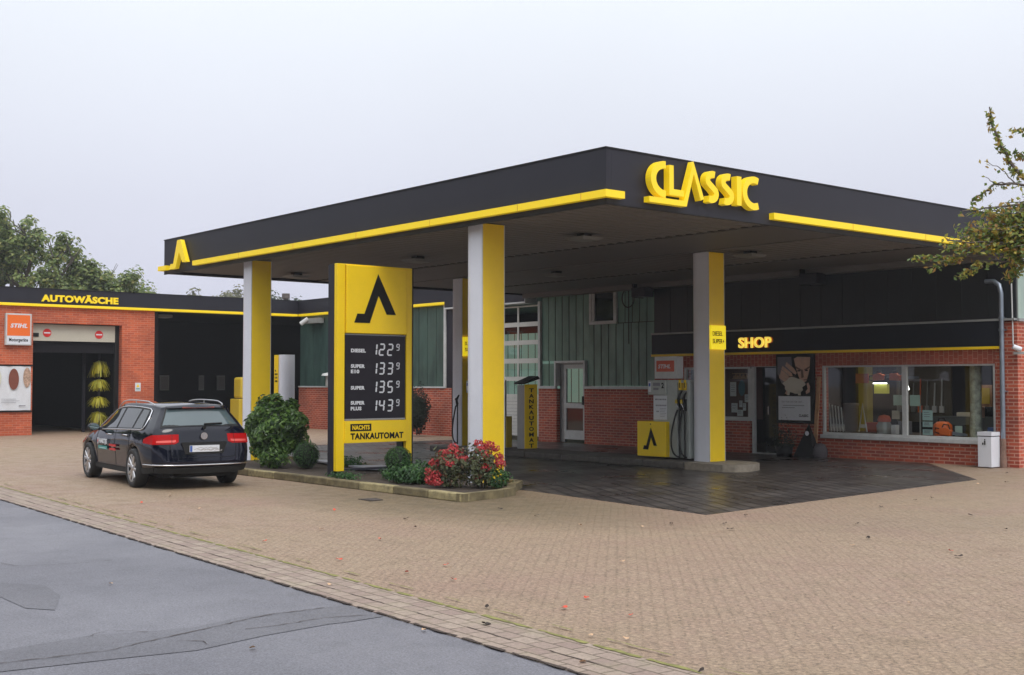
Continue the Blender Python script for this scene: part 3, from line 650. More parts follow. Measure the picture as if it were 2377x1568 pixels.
g.fb(F, 14.285, 14.53, 3.40, 3.53, -0.219, -0.19, 0); obj('door_track', g, 'black', wash)
for u, v in ((14.82, 3.54), (16.66, 3.52)):
    g = G(); g.disc(F, u, v, 0.145, -0.219, -0.205, 0); g.fb(F, u - 0.11, u + 0.11, v - 0.022, v + 0.022, -0.204, -0.2, 1); obj('no_entry_sign', g, ['red', 'white'], door)
for u0, u1 in ((22.03, 22.45), (23.83, 24.07), (24.7, 25.08)):
    g = G(); g.fb(FX(-50), u0, u1, 1.47, 2.12, 0.001, 0.05, 0); g.fb(FX(-50), u0 + 0.05, u1 - 0.05, 1.52, 2.07, 0.05, 0.055, 1); obj('window', g, ['grey', 'diffuser'], wash)
g = G(); g.box(-44.6, -44.0, 19.0, 19.9, 4.28, 4.40); obj('ceiling_lamp', g, 'diffuser', wash, bevel=0.03)

# --- workshop (back-left wing and middle part)
wk = thing('workshop_building', (-33, 28, 0), 'low workshop wing of red brick and green channel glass with a white sectional gate', 'building')
F = FY(YB)
g = G()
for a, b in ((XW, -32.7), (-28.27, -27.44), (-26.22, -23.4)): g.fb(F, a, b, 0, 1.62, -0.3, 0)
obj('wall', g, 'brick', wk)
g = G()
for a, b, c, d in ((XW + 0.01, -33.12, 1.67, 4.44),): ribs_glass(g, F, a, b, c, d, 0.5, 0, 1, w=-0.05)
obj('channel_glass', g, ['green_d', 'black'], wk)
g = G()
for a, b, c, d in ((-28.16, -27.5, 1.71, 2.38), (-28.16, -26.0, 2.46, 4.55), (-26.15, -23.42, 1.71, 3.50), (-24.86, -23.42, 3.52, 4.55)): ribs_glass(g, F, a, b, c, d, 0.30, 0, 1, w=-0.05, wj=0.018)
obj('channel_glass', g, ['green_l', 'black'], wk)
g = G(); g.fb(F, XW + 0.01, -33.0, 1.621, 1.67, -0.06, 0.04); g.fb(F, -33.12, -33.0, 1.671, 4.43, -0.06, 0.03)
g.fb(F, -28.27, -27.46, 1.621, 1.70, -0.06, 0.04); g.fb(F, -28.27, -28.17, 1.701, 4.3, -0.06, 0.03); g.fb(F, -27.5, -27.43, 1.701, 2.39, -0.26, 0.05)
g.fb(F, -26.22, -23.41, 1.621, 1.70, -0.06, 0.04); g.fb(F, -26.22, -26.15, 1.701, 2.39, -0.26, 0.05); g.fb(F, -27.5, -26.15, 2.391, 2.455, -0.26, 0.06)
obj('sill', g, 'frame', wk)
win = obj('window', G().fb(F, -25.9, -24.9, 3.56, 4.45, -0.04, -0.03), 'dglass', wk)
g = G()
for a, b, c, d in ((-25.98, -24.87, 3.50, 3.59), (-25.98, -24.87, 4.43, 4.53), (-25.98, -25.88, 3.591, 4.429), (-24.97, -24.87, 3.591, 4.429)): g.fb(F, a, b, c, d, -0.05, 0.03)
g.fb(F, -25.86, -25.78, 3.60, 4.42, -0.029, 0.02, 0); obj('window_frame', g, 'frame', win)
# glazed door
door = obj('door', G().fb(F, -27.2, -26.3, 0.11, 0.38, -0.16, -0.10).fb(F, -27.2, -26.3, 1.04, 1.19, -0.16, -0.09).fb(F, -27.2, -26.3, 2.22, 2.34, -0.16, -0.1).fb(F, -27.2, -27.12, 0.381, 2.219, -0.16, -0.1).fb(F, -26.38, -26.3, 0.381, 2.219, -0.16, -0.1), 'frame', wk)
obj('door_pane', G().fb(F, -27.12, -26.38, 0.38, 1.04, -0.14, -0.13, 1).fb(F, -27.12, -26.38, 1.19, 2.22, -0.14, -0.13, 0), ['glass', 'dglass'], door)
obj('handle', G().fb(F, -26.36, -26.33, 1.15, 1.4, -0.089, -0.03), 'black', door)
obj('door_frame', G().fb(F, -27.43, -27.21, 0.02, 2.39, -0.2, -0.13).fb(F, -26.29, -26.22, 0.02, 2.39, -0.2, -0.11).fb(F, -27.43, -26.22, 2.345, 2.389, -0.2, -0.11), 'grey', wk)
# sectional gate
gx0, gx1 = -32.62, -28.28
gate = obj('sectional_gate', G(), 'white_door', wk)
g = G()
for k in range(2):
    z = 0.14 + k * 0.645
    n_ = 6
    for j in range(n_): g.fb(F, gx0, gx1, z + j * 0.107, z + (j + 1) * 0.107 - 0.006, -0.14, -0.10 + 0.004 * (j % 2))
rowsz = [(4.17, 3.70), (3.56, 3.13), (2.99, 2.56), (2.41, 1.99), (1.86, 1.44)]
zt = 4.22
for a, b in rowsz: g.fb(F, gx0, gx1, a, zt, -0.14, -0.10); zt = b
g.fb(F, gx0, gx1, 1.415, 1.44, -0.14, -0.10)
for k in range(5):
    u = gx0 + (gx1 - gx0) * k / 4
    for a, b in rowsz: g.fb(F, max(gx0, u - 0.035), min(gx1, u + 0.035), b, a, -0.139, -0.101)
gate.data = obj('tmp', g, 'white_door', wk).data; bpy.data.objects.remove([o for o in bpy.data.objects if o.name == 'tmp'][0]); gate.data.name = 'sectional_gate'
obj('gate_panes', G().fb(F, gx0, gx1, 1.44, 4.19, -0.13, -0.12), 'glass', gate)
g = G(); g.fb(F, -33.0, -32.62, 0.0, 4.43, -0.3, -0.01); obj('pier_panel', g, 'fascia', wk)
g = G(); g.fb(F, -32.9, -28.72, 4.32, 4.72, -0.3, 0.16, 0); g.fb(F, -32.9, -28.70, 4.27, 4.319, -0.3, 0.18, 1); g.fb(F, -28.719, -28.70, 4.32, 4.62, -0.3, 0.18, 1)
obj('gate_lintel', g, ['fascia', 'frame'], wk)
g = G(); g.fb(F, XW, -28.77, 4.53, 5.05, -0.3, 0.08); g.fb(F, XW, -28.77, 5.051, 5.075, -0.33, 0.1, 1); obj('fascia', g, ['fascia', 'black'], wk)
g = G(); g.fb(F, XW + 0.14, -28.79, 4.435, 4.525, -0.2, 0.13); obj('light_bar', g, 'yellow_lit', wk, bevel=0.01)
g = G(); g.box(XW, XW + 0.2, YB + 0.31, 34, 0, 4.4); g.box(XW + 0.2, -23.5, 33.85, 34, 0, 4.74); g.box(-23.6, -23.45, YB + 0.31, 33.8, 0, 4.4); obj('interior_wall', g, 'darkroom', wk)
g = G(); ribs_glass(g, FY(33.8), -42.5, -23.6, 1.0, 3.9, 0.45, 0, 1, wj=0.03); obj('rear_channel_glass', g, [mat('daylit_channel_glass', (0.2, 0.32, 0.27), 0.5, emit=(0.30, 0.50, 0.41), es=0.36), 'black'], wk)  # weak emission stands in for daylight coming through the rear glass
g = G(); g.box(XW, -23.4, YB - 0.0, 34, 4.74, 4.98); obj('roof', g, 'fascia', wk)
g = G(); g.tube([(-53.3, 30.0, 4.95), (-53.3, 30.0, 6.0)], 0.12, 10); g.tube([(-53.3, 30.0, 5.95), (-53.3, 30.0, 6.2)], 0.2, 10); obj('chimney', g, 'bark_grey', wash)

# --- shop
sh = thing('shop_building', (-18, 28, 0), 'red brick filling station shop with dark sign band, yellow strip and a wide display window', 'building')
SX0 = -23.39
g = G()
for a, b, c, d in ((SX0, -22.3, 0, 2.21), (-22.299, -20.07, 0, 0.82), (-20.069, -19.96, 0, 0.0001), (-19.15, -17.86, 0, 2.21), (-17.859, -13.41, 0, 0.47), (-13.409, XE, 0, 2.21)):
    if d > 0.1: g.fb(F, a, b, c, d, -0.28, 0)
g.fb(F, -13.409, XE, 2.211, 3.1, -0.28, 0); g.box(XE - 0.25, XE, YB + 0.281, 36, 0, 3.1)
obj('wall', g, 'brick', sh)
g = G(); g.fb(F, SX0, -13.41, 2.211, 2.60, -0.28, 0.002); obj('soldier_course', g, 'soldier', sh)
g = G(); g.fb(F, SX0, -13.2, 2.58, 3.12, 0.003, 0.10); obj('sign_band', g, 'navy', sh)
g = G(); g.fb(F, SX0 - 0.01, -13.19, 2.52, 2.579, 0.003, 0.12); obj('yellow_strip', g, 'yellow', sh)
g = G(); g.fb(F, SX0, XE, 3.121, 3.165, -0.05, 0.13); g.box(XE + 0.001, XE + 0.05, YB, 36, 3.101, 3.165); obj('ledge', g, 'grey', sh)
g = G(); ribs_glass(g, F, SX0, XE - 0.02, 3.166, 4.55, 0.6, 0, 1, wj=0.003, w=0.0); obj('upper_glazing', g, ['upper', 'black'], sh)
g = G(); ribs_glass(g, FX(XE), YB + 0.05, 36, 3.166, 4.56, 0.3, 0, 1, w=0.0); obj('side_glazing', g, ['pale_green', 'grey'], sh)
g = G(); textg(g, FY(YB - 0.10), 'SHOP', -20.27, -19.23, 2.685, 2.955, 0.05, 0.09, 0, bold=0.022); textg(g, FY(YB - 0.10), 'SHOP', -20.26, -19.22, 2.682, 2.957, 0.001, 0.049, 1, bold=0.028)
obj('lettering', g, ['shop_lit', 'halo'], sh)
# wide window
win = obj('window', G().fb(F, -17.79, -15.68, 0.61, 2.18, -0.08, -0.07).fb(F, -15.56, -13.47, 0.61, 2.18, -0.08, -0.07), 'glass', sh)
g = G()
for a, b, c, d in ((-17.85, -13.41, 2.17, 2.21), (-17.85, -17.79, 0.611, 2.169), (-15.68, -15.56, 0.611, 2.169), (-13.47, -13.41, 0.611, 2.169), (-17.85, -13.41, 0.56, 0.61)): g.fb(F, a, b, c, d, -0.1, -0.02)
obj('window_frame', g, 'frame', win, bevel=0.004)
obj('sill', G().fb(F, -17.87, -13.40, 0.471, 0.56, -0.1, 0.06), 'frame', win, bevel=0.004)
# small notice window beside the door
win = obj('window', G().fb(F, -22.25, -20.12, 0.92, 2.18, -0.08, -0.07), 'glass', sh)
g = G()
for a, b, c, d in ((-22.3, -20.05, 2.16, 2.21), (-22.3, -22.24, 0.921, 2.159), (-20.12, -20.0, 0.821, 2.159), (-22.3, -20.12, 0.87, 0.92)): g.fb(F, a, b, c, d, -0.1, -0.01)
obj('window_frame', g, 'frame', win); obj('sill', G().fb(F, -22.3, -20.02, 0.821, 0.869, -0.1, 0.05), 'frame', win)
# open doorway
g = G(); g.fb(F, -20.0, -19.94, 0.02, 2.2, -0.12, -0.02, 0); g.fb(F, -20.0, -19.15, 2.2, 2.23, -0.12, -0.0, 0); g.fb(F, -19.97, -19.15, 0.005, 0.03, -0.3, 0.02, 0); obj('door_frame', g, 'frame', sh)
door = obj('door', G().fb(F, -19.62, -19.17, 0.03, 2.18, -0.11, -0.07), 'dglass', sh); obj('handle', G().tube([F(-19.5, 1.0, -0.04), F(-19.5, 1.2, -0.04)], 0.012), 'chrome', door)
g = G(); g.box(SX0 + 0.1, XE - 0.26, 30.2, 30.4, 0, 4.4); g.box(SX0 - 0.05, SX0 + 0.1, YB + 0.29, 30.4, 0, 4.4); g.box(XE - 0.5, XE - 0.26, YB + 0.29, 30.4, 0, 2.6); g.box(-19.14, -19.0, YB + 0.29, 27.2, 0, 2.6)
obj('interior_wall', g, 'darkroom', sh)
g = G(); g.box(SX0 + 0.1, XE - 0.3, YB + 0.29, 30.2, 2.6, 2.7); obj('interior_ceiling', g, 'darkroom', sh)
g = G(); g.box(SX0, XE - 0.02, YB - 0.0, 36, 4.57, 4.75); obj('roof', g, 'fascia', sh)
g = G(); g.box(-18.95, -13.5, YB + 0.3, 26.4, 0.02, 0.60); obj('display_platform', g, mat('display_base', (0.10, 0.07, 0.06), 0.7), sh)
g = G(); g.box(-16.0, -14.3, 26.5, 27.1, 0.02, 1.0); obj('counter', g, mat('grey_counter', (0.10, 0.115, 0.12), 0.6), sh)

# ================================================================== PRICE PYLON
PX = -19.3
py_ = thing('price_pylon', (PX, 12.7, 0.05), 'tall yellow price pylon with black emblem and white fuel prices standing in the planted bed', 'price sign')
F = FX(PX)
g = G()
for a, b in ((11.93, 12.10), (13.49, 13.62)): g.fb(F, a, b, 0.17, 4.01, -0.10, 0.0)
g.fb(F, 12.101, 13.489, 3.985, 4.01, -0.1, -0.002)
obj('post', g, 'yellow', py_, bevel=0.008)
g = G(); g.fb(F, 11.925, 12.08, 0.04, 4.0, -0.30, -0.101); g.fb(F, 13.47, 13.63, 0.04, 4.0, -0.30, -0.101); g.fb(F, 13.625, 13.645, 0.17, 4.0, -0.30, 0.004)
g.fb(F, 12.081, 13.469, 0.16, 0.20, -0.25, -0.15); obj('rear_post', g, 'fascia', py_)
top = obj('emblem_panel', G().fb(F, 12.115, 13.475, 2.72, 3.99, -0.25, 0.035), 'yellow', py_, bevel=0.012)
g = G(); logo(g, F, 12.28, 2.92, 0.93, 0.99, 0.036, 0.042); obj('emblem', g, 'ink', top)
board = obj('price_board', G().fb(F, 12.115, 13.46, 1.13, 2.69, -0.24, -0.002), mat('price_board_black', (0.012, 0.010, 0.016), 0.4, spec=0.3), py_)
SEG = {'1': 'BC', '2': 'ABGED', '3': 'ABGCD', '4': 'FGBC', '5': 'AFGCD', '9': 'ABCDFG'}
def digit(ch, u, v, h):
    w = h * 0.50; t = h * 0.14; sl = 0.10
    def q(a, b): return (u + a * w + sl * b * h, v + b * h)
    g = G(); e = 0.10
    path = {'A': ((0, 1), (1, 1)), 'B': ((1, 1), (1, .5)), 'C': ((1, .5), (1, 0)), 'D': ((0, 0), (1, 0)), 'E': ((0, 0), (0, .5)), 'F': ((0, .5), (0, 1)), 'G': ((0, .5), (1, .5))}
    for s_ in SEG[ch]:
        a, b = path[s_]; a = Vector(q(*a)); b = Vector(q(*b)); d = (b - a).normalized(); n_ = Vector((-d.y, d.x))
        a2 = a + d * t * 0.12; b2 = b - d * t * 0.12; k = t / 2
        g.prism(F, [tuple(p) for p in (a2, a2 + d * k * .8 + n_ * k, b2 - d * k * .8 + n_ * k, b2, b2 - d * k * .8 - n_ * k, a2 + d * k * .8 - n_ * k)], 0.0, 0.006 + 0.0004 * 'ABCDEFG'.index(s_))
    obj('digit', g, 'paper', board)
for row, (v0, s_) in enumerate(((2.325, '1229'), (1.968, '1339'), (1.62, '1359'), (1.268, '1439'))):
    for k, ch in enumerate(s_):
        u = (12.72, 12.86, 13.05, 13.245)[k]
        if k == 3: digit(ch, u + 0.01, v0 + 0.095, 0.115)
        elif ch == '1': digit(ch, u - 0.03, v0, 0.205)
        else: digit(ch, u, v0, 0.205)
for txt, v0, v1, u1 in (('DIESEL', 2.365, 2.435, 12.56), ('SUPER', 2.075, 2.145, 12.54), ('E10', 1.975, 2.045, 12.42), ('SUPER', 1.67, 1.74, 12.54), ('SUPER', 1.39, 1.46, 12.54), ('PLUS', 1.285, 1.355, 12.47)):
    g = G(); textg(g, F, txt, 12.235, u1, v0, v1, 0.0, 0.004, 0, bold=0.05); obj('fuel_name', g, 'paper', board)
g = G(); g.fb(F, 12.115, 13.46, 2.691, 2.705, -0.2, 0.01, 0); obj('board_trim', g, 'grey', py_); g = G(); g.fb(F, 12.115, 13.46, 1.10, 1.129, -0.2, 0.005, 0); g.disc(F, 12.85, 1.115, 0.10, 0.006, 0.01, 0, rv=0.012); obj('board_trim', g, 'grey', py_)
low = obj('payment_board', G().fb(F, 12.09, 13.48, 0.68, 1.09, -0.2, 0.03), 'yellow', py_, bevel=0.01)
g = G(); g.fb(F, 12.21, 12.67, 0.90, 1.035, 0.031, 0.036, 0); textg(g, F, 'NACHTS', 12.25, 12.63, 0.925, 1.01, 0.037, 0.04, 1, bold=0.04); textg(g, F, 'TANKAUTOMAT', 12.215, 13.40, 0.745, 0.865, 0.031, 0.036, 0, bold=0.04)
obj('lettering', g, ['ink', 'yellow'], low)

# ================================================================== FUEL PUMPS
def make_pump(label):
    p = thing('fuel_pump', (-18.2, 19.5, 0.15), label, 'fuel pump', 'fuel pumps on the island under the canopy')
    F = FY(19.5)
    g = G(); g.fb(F, -18.50, -17.80, 0.19, 1.86, -0.5, 0.0); g.fb(F, -17.799, -17.46, 1.80, 1.86, -0.5, 0.0); g.fb(F, -17.53, -17.46, 0.19, 1.799, -0.5, 0.0); g.fb(F, -17.799, -17.531, 0.19, 1.799, -0.5, -0.12)
    obj('body', g, 'pumpgrey', p, bevel=0.008)
    hd = obj('display_head', G().fb(F, -18.62, -18.09, 1.54, 1.855, -0.45, 0.05), 'pumpgrey', p, bevel=0.008)
    g = G(); g.fb(F, -18.46, -18.25, 1.73, 1.80, 0.051, 0.055, 0); g.fb(F, -18.45, -18.30, 1.64, 1.69, 0.051, 0.055, 0); g.fb(F, -18.60, -18.52, 1.60, 1.82, 0.051, 0.056, 2); g.fb(F, -18.585, -18.535, 1.72, 1.79, 0.057, 0.06, 3)
    textg(g, F, '2', -18.21, -18.14, 1.68, 1.80, 0.051, 0.056, 1, bold=0.03); obj('display', g, ['greyink', 'ink', 'paper', 'blue'], hd)
    g = G(); g.fb(F, -18.49, -18.09, 1.0, 1.52, 0.001, 0.008, 0)
    for k in range(3):
        z = 1.44 - k * 0.13; u = -18.44 + 0.02 * k
        while u < -18.13: l = random.uniform(0.02, 0.07); g.fb(F, u, min(u + l, -18.11), z - 0.018, z + 0.012, 0.009, 0.011, 1); u += l + 0.014
    g.fb(F, -18.31, -18.08, 1.01, 1.28, 0.012, 0.016, 0)
    for k in range(6): g.fb(F, -18.29, -18.11 - 0.02 * (k % 3), 1.24 - k * 0.035, 1.247 - k * 0.035, 0.017, 0.018, 1)
    obj('notice', g, ['paper', 'greyink'], p)
    bx = obj('yellow_box', G().fb(F, -18.88, -18.03, 0.20, 0.96, -0.35, 0.12), 'yellow', p, bevel=0.01)
    g = G(); logo(g, F, -18.70, 0.345, 0.48, 0.44, 0.121, 0.126); g.disc(F, -18.47, 0.90, 0.012, 0.121, 0.13); obj('emblem', g, 'ink', bx)
    sg = obj('sign_box', G().fb(F, -18.51, -17.85, 1.89, 2.37, -0.25, -0.05), 'frame', p, bevel=0.006)
    g = G(); g.fb(F, -18.45, -17.93, 2.04, 2.28, -0.049, -0.045, 0); textg(g, F, 'STIHL', -18.40, -18.03, 2.11, 2.20, -0.044, -0.042, 1, bold=0.03, shear=0.25); obj('red_label', g, ['orange_dim', 'paper'], sg)
    for k, ux in enumerate((-17.71, -17.565)):
        g = G(); g.fb(F, ux - 0.045, ux + 0.02, 1.64, 1.86, -0.10, 0.004, 0); g.fb(F, ux - 0.025, ux, 1.69, 1.8, 0.005, 0.007, 1); obj('grade_tag', g, ['yellow', 'ink'], p)
        g = G(); g.fb(F, ux - 0.05, ux + 0.02, 1.20, 1.45, -0.10, -0.02, 0)
        g.tube([F(ux - 0.02, 1.30, 0.02), F(ux - 0.03, 1.42, 0.05), F(ux + 0.0, 1.55, 0.02), F(ux + 0.01, 1.62, -0.05)], [0.035, 0.035, 0.022, 0.014], 8, 0); g.tube([F(ux - 0.05, 1.42, 0.06), F(ux - 0.06, 1.34, 0.06), F(ux - 0.03, 1.27, 0.04)], 0.012, 6, 1); g.fb(F, ux - 0.075, ux - 0.02, 1.36, 1.44, 0.04, 0.09, 2)
        g.tube([F(ux - 0.03, 1.235, 0.03), F(ux + 0.01, 1.235, 0.03)], 0.022, 8, 1)
        obj('nozzle', g, ['rubber', 'chrome', 'yellow_dim'], p)
        g = G(); sw = 0.17 if k == 0 else 0.10; pts = []
        for i in range(25):
            t = i / 24; pts.append(F(ux - 0.03 - sw * math.sin(math.pi * t) ** 0.8 + (0.06 + 0.05 * k) * t, 1.22 - 1.0 * math.sin(math.pi * t * 0.5), 0.06 + 0.05 * math.sin(math.pi * t)))
        g.tube(pts, 0.018, 8)
        g.tube([F(ux + 0.04 * 1, 0.2, 0.07), F(ux + 0.02 + 0.02 * k, 0.8, 0.07), F(ux + 0.01, 1.3, 0.04)], 0.018, 8); obj('hose', g, 'rubber', p)
    return p
pump = make_pump('grey fuel pump number 2 with yellow emblem box, beside the column with the diesel sign')
p2 = copy_tree(pump, (-24.76, 19.5, 0.15)); p2.scale = (0.85, 1, 1)
for ch in children(p2):
    if ch.name.startswith('yellow_box'):
        for c2 in children(ch): bpy.data.objects.remove(c2)
        bpy.data.objects.remove(ch); p2['label'] = 'fuel pump with hanging black hose, mostly hidden behind the nearest wide white and yellow column'
g = G(); F = FY(19.42)
pts = [F(-25.42, 1.28, 0.0)] + [F(-25.44 - 0.17 * math.sin(math.pi * min(1, t / 20)) , 1.25 - 1.02 * math.sin(math.pi * 0.5 * t / 20), 0.05) for t in range(1, 21)]
g.tube(pts, 0.02, 8, 0); g.tube([F(-25.40, 0.2, 0.04), F(-25.40, 1.2, 0.04)], 0.018, 8, 0); g.tube([F(-25.42, 1.2, 0.03), F(-25.43, 1.36, 0.05), F(-25.36, 1.48, 0.02)], [0.03, 0.035, 0.02], 8, 0); g.fb(F, -25.52, -25.44, 1.34, 1.40, 0.02, 0.09, 1)
tag(obj('fuel_hose', g, ['rubber', 'chrome']), 'black fuel hose with nozzle looping in front of the rear left canopy column', 'fuel hose')
g = G(); g.fb(FX(-25.30), 19.5, 19.95, 1.6, 2.35, -0.05, 0.05)

# payment terminal and small post
t = thing('payment_terminal', (-23.1, 19.8, 0.15), 'slim grey payment terminal with dark slanted lid and a yellow side lettered downwards', 'payment terminal')
g = G(); g.box(-23.42, -23.14, 19.75, 20.15, 0.15, 1.74); obj('body', g, 'grey', t, bevel=0.01)
sd_ = obj('yellow_side', G().box(-23.139, -23.11, 19.75, 20.15, 0.16, 1.76), 'yellow', t)
g = G()
for i, ch in enumerate('TANKAUTOMAT'):
    z = 1.66 - i * 0.138; textg(g, FX(-23.11), ch, 19.88, 20.03, z - 0.10, z, 0.001, 0.004, 0, bold=0.03)
obj('lettering', g, 'ink', sd_)
g = G(); g.add([(-23.46, 19.68, 1.76), (-23.06, 19.68, 1.76), (-23.06, 20.2, 1.90), (-23.46, 20.2, 1.90), (-23.46, 19.68, 1.80), (-23.06, 19.68, 1.80), (-23.08, 20.15, 1.97), (-23.44, 20.15, 1.97)], [(0, 1, 2, 3), (4, 5, 6, 7), (0, 1, 5, 4), (1, 2, 6, 5), (2, 3, 7, 6), (3, 0, 4, 7)]); obj('lid', g, 'black', t)
b = thing('bollard', (-23.88, 19.8, 0.15), 'low grey post with yellow side on the pump island, beside the payment terminal', 'bollard')
obj('post', G().box(-23.97, -23.83, 19.72, 19.9, 0.15, 0.95), 'grey', b, bevel=0.01); obj('yellow_side', G().box(-23.829, -23.80, 19.72, 19.9, 0.16, 0.95), 'yellow_dim', b)
g = G(); g.lathe((-23.45, 21.6, 0.006), [(0.42, 0), (0.42, 0.012), (0.36, 0.018), (0.0, 0.018)], 24); tag(obj('tank_cover', g, 'grey'), 'round wet metal tank cover in the dark paving behind the pump island', 'tank cover')
for i, (pp, lb) in enumerate((([(-23.2, 13.55), (-22.0, 13.35), (-21.1, 13.6), (-22.3, 13.95)], 'flat metal tank cover beside the round clipped shrub next to the big bush'), ([(-20.9, 13.2), (-19.9, 13.0), (-19.45, 13.45), (-20.6, 13.8)], 'flat metal tank cover lying in the bed behind the price pylon'))):
    g = G(); g.prism(FZ(0), pp, 0.12, 0.15, 0); tag(obj('tank_cover', g, mat('wet_plate', (0.30, 0.31, 0.36), 0.3, 0.4)), lb, 'tank cover')

# vacuum pillar and yellow cabinet
t = thing('air_station', (-31.0, 17.9, 0), 'rounded white and yellow service pillar with small black writing, standing behind the big bush', 'service pillar')
c = (-31.0, 17.45)
g = G(); pts = [(c[0] - 0.0, c[1] - 0.22)] + [(c[0] + 0.20 * math.sin(R(a)) * 1.0 + 0.10, c[1] - 0.22 * math.cos(R(a))) for a in range(0, 181, 15)] + [(c[0] - 0.0, c[1] + 0.22)]
g.prism(FZ(0), pts, 0, 2.60, smooth=True); bd = obj('body', g, 'column', t)
g = G(); g.box(c[0] - 0.24, c[0] - 0.001, c[1] - 0.23, c[1] + 0.22, 0, 2.595); yl = obj('yellow_side', g, 'yellow', t)
g = G()
for k, s_ in enumerate(('SB', 'SERVICE', 'LUFT', 'WASSER')): textg(g, FY(c[1] - 0.23), s_, c[0] - 0.19, c[0] - (0.13 if k == 0 else 0.04), 2.12 - k * 0.10, 2.17 - k * 0.10, 0.001, 0.004, 0, bold=0.03)
obj('lettering', g, 'ink', yl)
t = thing('vacuum_cabinet', (-41.2, 21.7, 0), 'ochre yellow vacuum cabinet in front of the dark carport, left of the first column', 'cabinet')
g = G(); g.box(-41.6, -40.9, 21.1, 21.9, 0.0, 1.2); obj('body', g, 'yellow_dim', t, bevel=0.02); obj('upper_case', G().box(-41.55, -40.95, 21.2, 21.85, 1.22, 2.0), 'yellow_dim', t, bevel=0.08)

# ================================================================== SIGNS AND SMALL THINGS ON THE WALLS
F = FX(XW)
t = thing('wall_sign', (XW, 13.75, 3.0), 'orange and white dealer sign with italic white lettering high on the car wash wall', 'sign')
obj('case', G().fb(F, 13.31, 14.17, 3.08, 4.16, 0.0, 0.14), 'frame', t, bevel=0.01)
g = G(); g.fb(F, 13.36, 14.12, 3.40, 4.11, 0.141, 0.146, 0); g.fb(F, 13.36, 14.12, 3.12, 3.395, 0.141, 0.146, 1); textg(g, F, 'STIHL', 13.46, 14.03, 3.67, 3.82, 0.147, 0.150, 1, bold=0.045, shear=0.25); textg(g, F, 'Motorgeräte', 13.42, 14.05, 3.17, 3.32, 0.147, 0.15, 2, bold=0.03)
obj('face', g, ['orange', 'white', 'ink'], t)
t = thing('banner', (XW, 13.2, 0.8), 'white ice cream banner with three coated bars hanging on the car wash wall', 'banner')
g = G(); n_ = 24
rows = []
for j in range(9):
    z = 0.86 + 1.5 * j / 8; rows.append([F(12.3 + 1.9 * i / n_, z, 0.05 + 0.02 * math.sin(i * 0.8 + j * 0.7) + 0.01 * math.sin(i * 2.1 - j)) for i in range(n_ + 1)])
g.grid(rows); g.fb(F, 12.25, 14.25, 2.37, 2.42, 0.0, 0.06, 1); g.fb(F, 12.25, 14.25, 0.80, 0.85, 0.0, 0.06, 1); obj('cloth', g, ['paper', 'black'], t)
g = G(); g.disc(F, 13.06, 1.95, 0.15, 0.085, 0.09, 2, rv=0.34); g.disc(F, 13.62, 1.92, 0.17, 0.085, 0.09, 0, rv=0.36); g.disc(F, 14.06, 1.98, 0.13, 0.085, 0.09, 1, rv=0.34)
g.disc(F, 12.6, 1.95, 0.15, 0.085, 0.09, 1, rv=0.34)
for k in range(3): g.fb(F, 13.22, 13.70 + 0.12 * (k == 1), 1.24 - k * 0.06, 1.25 - k * 0.06, 0.085, 0.088, 3)
g.fb(F, 13.8, 14.02, 1.0, 1.03, 0.085, 0.088, 3); obj('print', g, ['choc', 'nut', 'vanilla', 'greyink'], t)
t = thing('warning_plate', (XW, 18.03, 1.5), 'small white warning plate with yellow triangle on the brick pier of the car wash', 'warning sign')
obj('plate', G().fb(F, 17.93, 18.14, 1.49, 1.80, 0.0, 0.012), 'paper', t)
g = G(); g.prism(F, [(17.97, 1.64), (18.10, 1.64), (18.035, 1.76)], 0.013, 0.016, 0); g.fb(F, 17.96, 18.11, 1.53, 1.545, 0.013, 0.016, 1); g.fb(F, 17.96, 18.11, 1.57, 1.60, 0.013, 0.016, 1); obj('symbol', g, ['yellow', 'teal'], t)
# wash brush
t = thing('wash_brush', (-43.7, 16.9, 0), 'upright car wash brush with four tiers of shaggy yellow bristles inside the wash bay', 'brush')
g = G(); g.tube([(-43.7, 16.95, 0.05), (-43.7, 16.95, 2.95)], 0.05, 8); g.box(-44.3, -44.22, 16.55, 16.65, 0, 3.0); g.box(-43.95, -43.5, 16.5, 17.2, 2.95, 3.05); obj('shaft', g, 'fascia', t)
g = G()
for zt, hh in ((2.62, 0.62), (1.95, 0.45), (1.32, 0.42), (0.78, 0.55)):
    for i in range(190):
        a = random.uniform(0, 6.283); r1 = random.uniform(0.10, 0.44); z1 = zt - hh * random.uniform(0.35, 1.05); c0 = Vector((-43.7, 16.95, zt - random.uniform(0, 0.15)))
        d = Vector((math.cos(a), math.sin(a), 0)); p1 = c0 + d * r1 * 0.6 + Vector((0, 0, -0.05)); p2 = Vector((-43.7, 16.95, z1)) + d * r1; s_ = Vector((-d.y, d.x, 0)) * 0.016
        g.add([c0 - s_ * .5, c0 + s_ * .5, p1 + s_, p1 - s_, p2 + s_ * .6, p2 - s_ * .6], [(0, 1, 2, 3), (3, 2, 4, 5)])
obj('bristles', g, 'brush', t, recalc=False)

F = FY(YB)
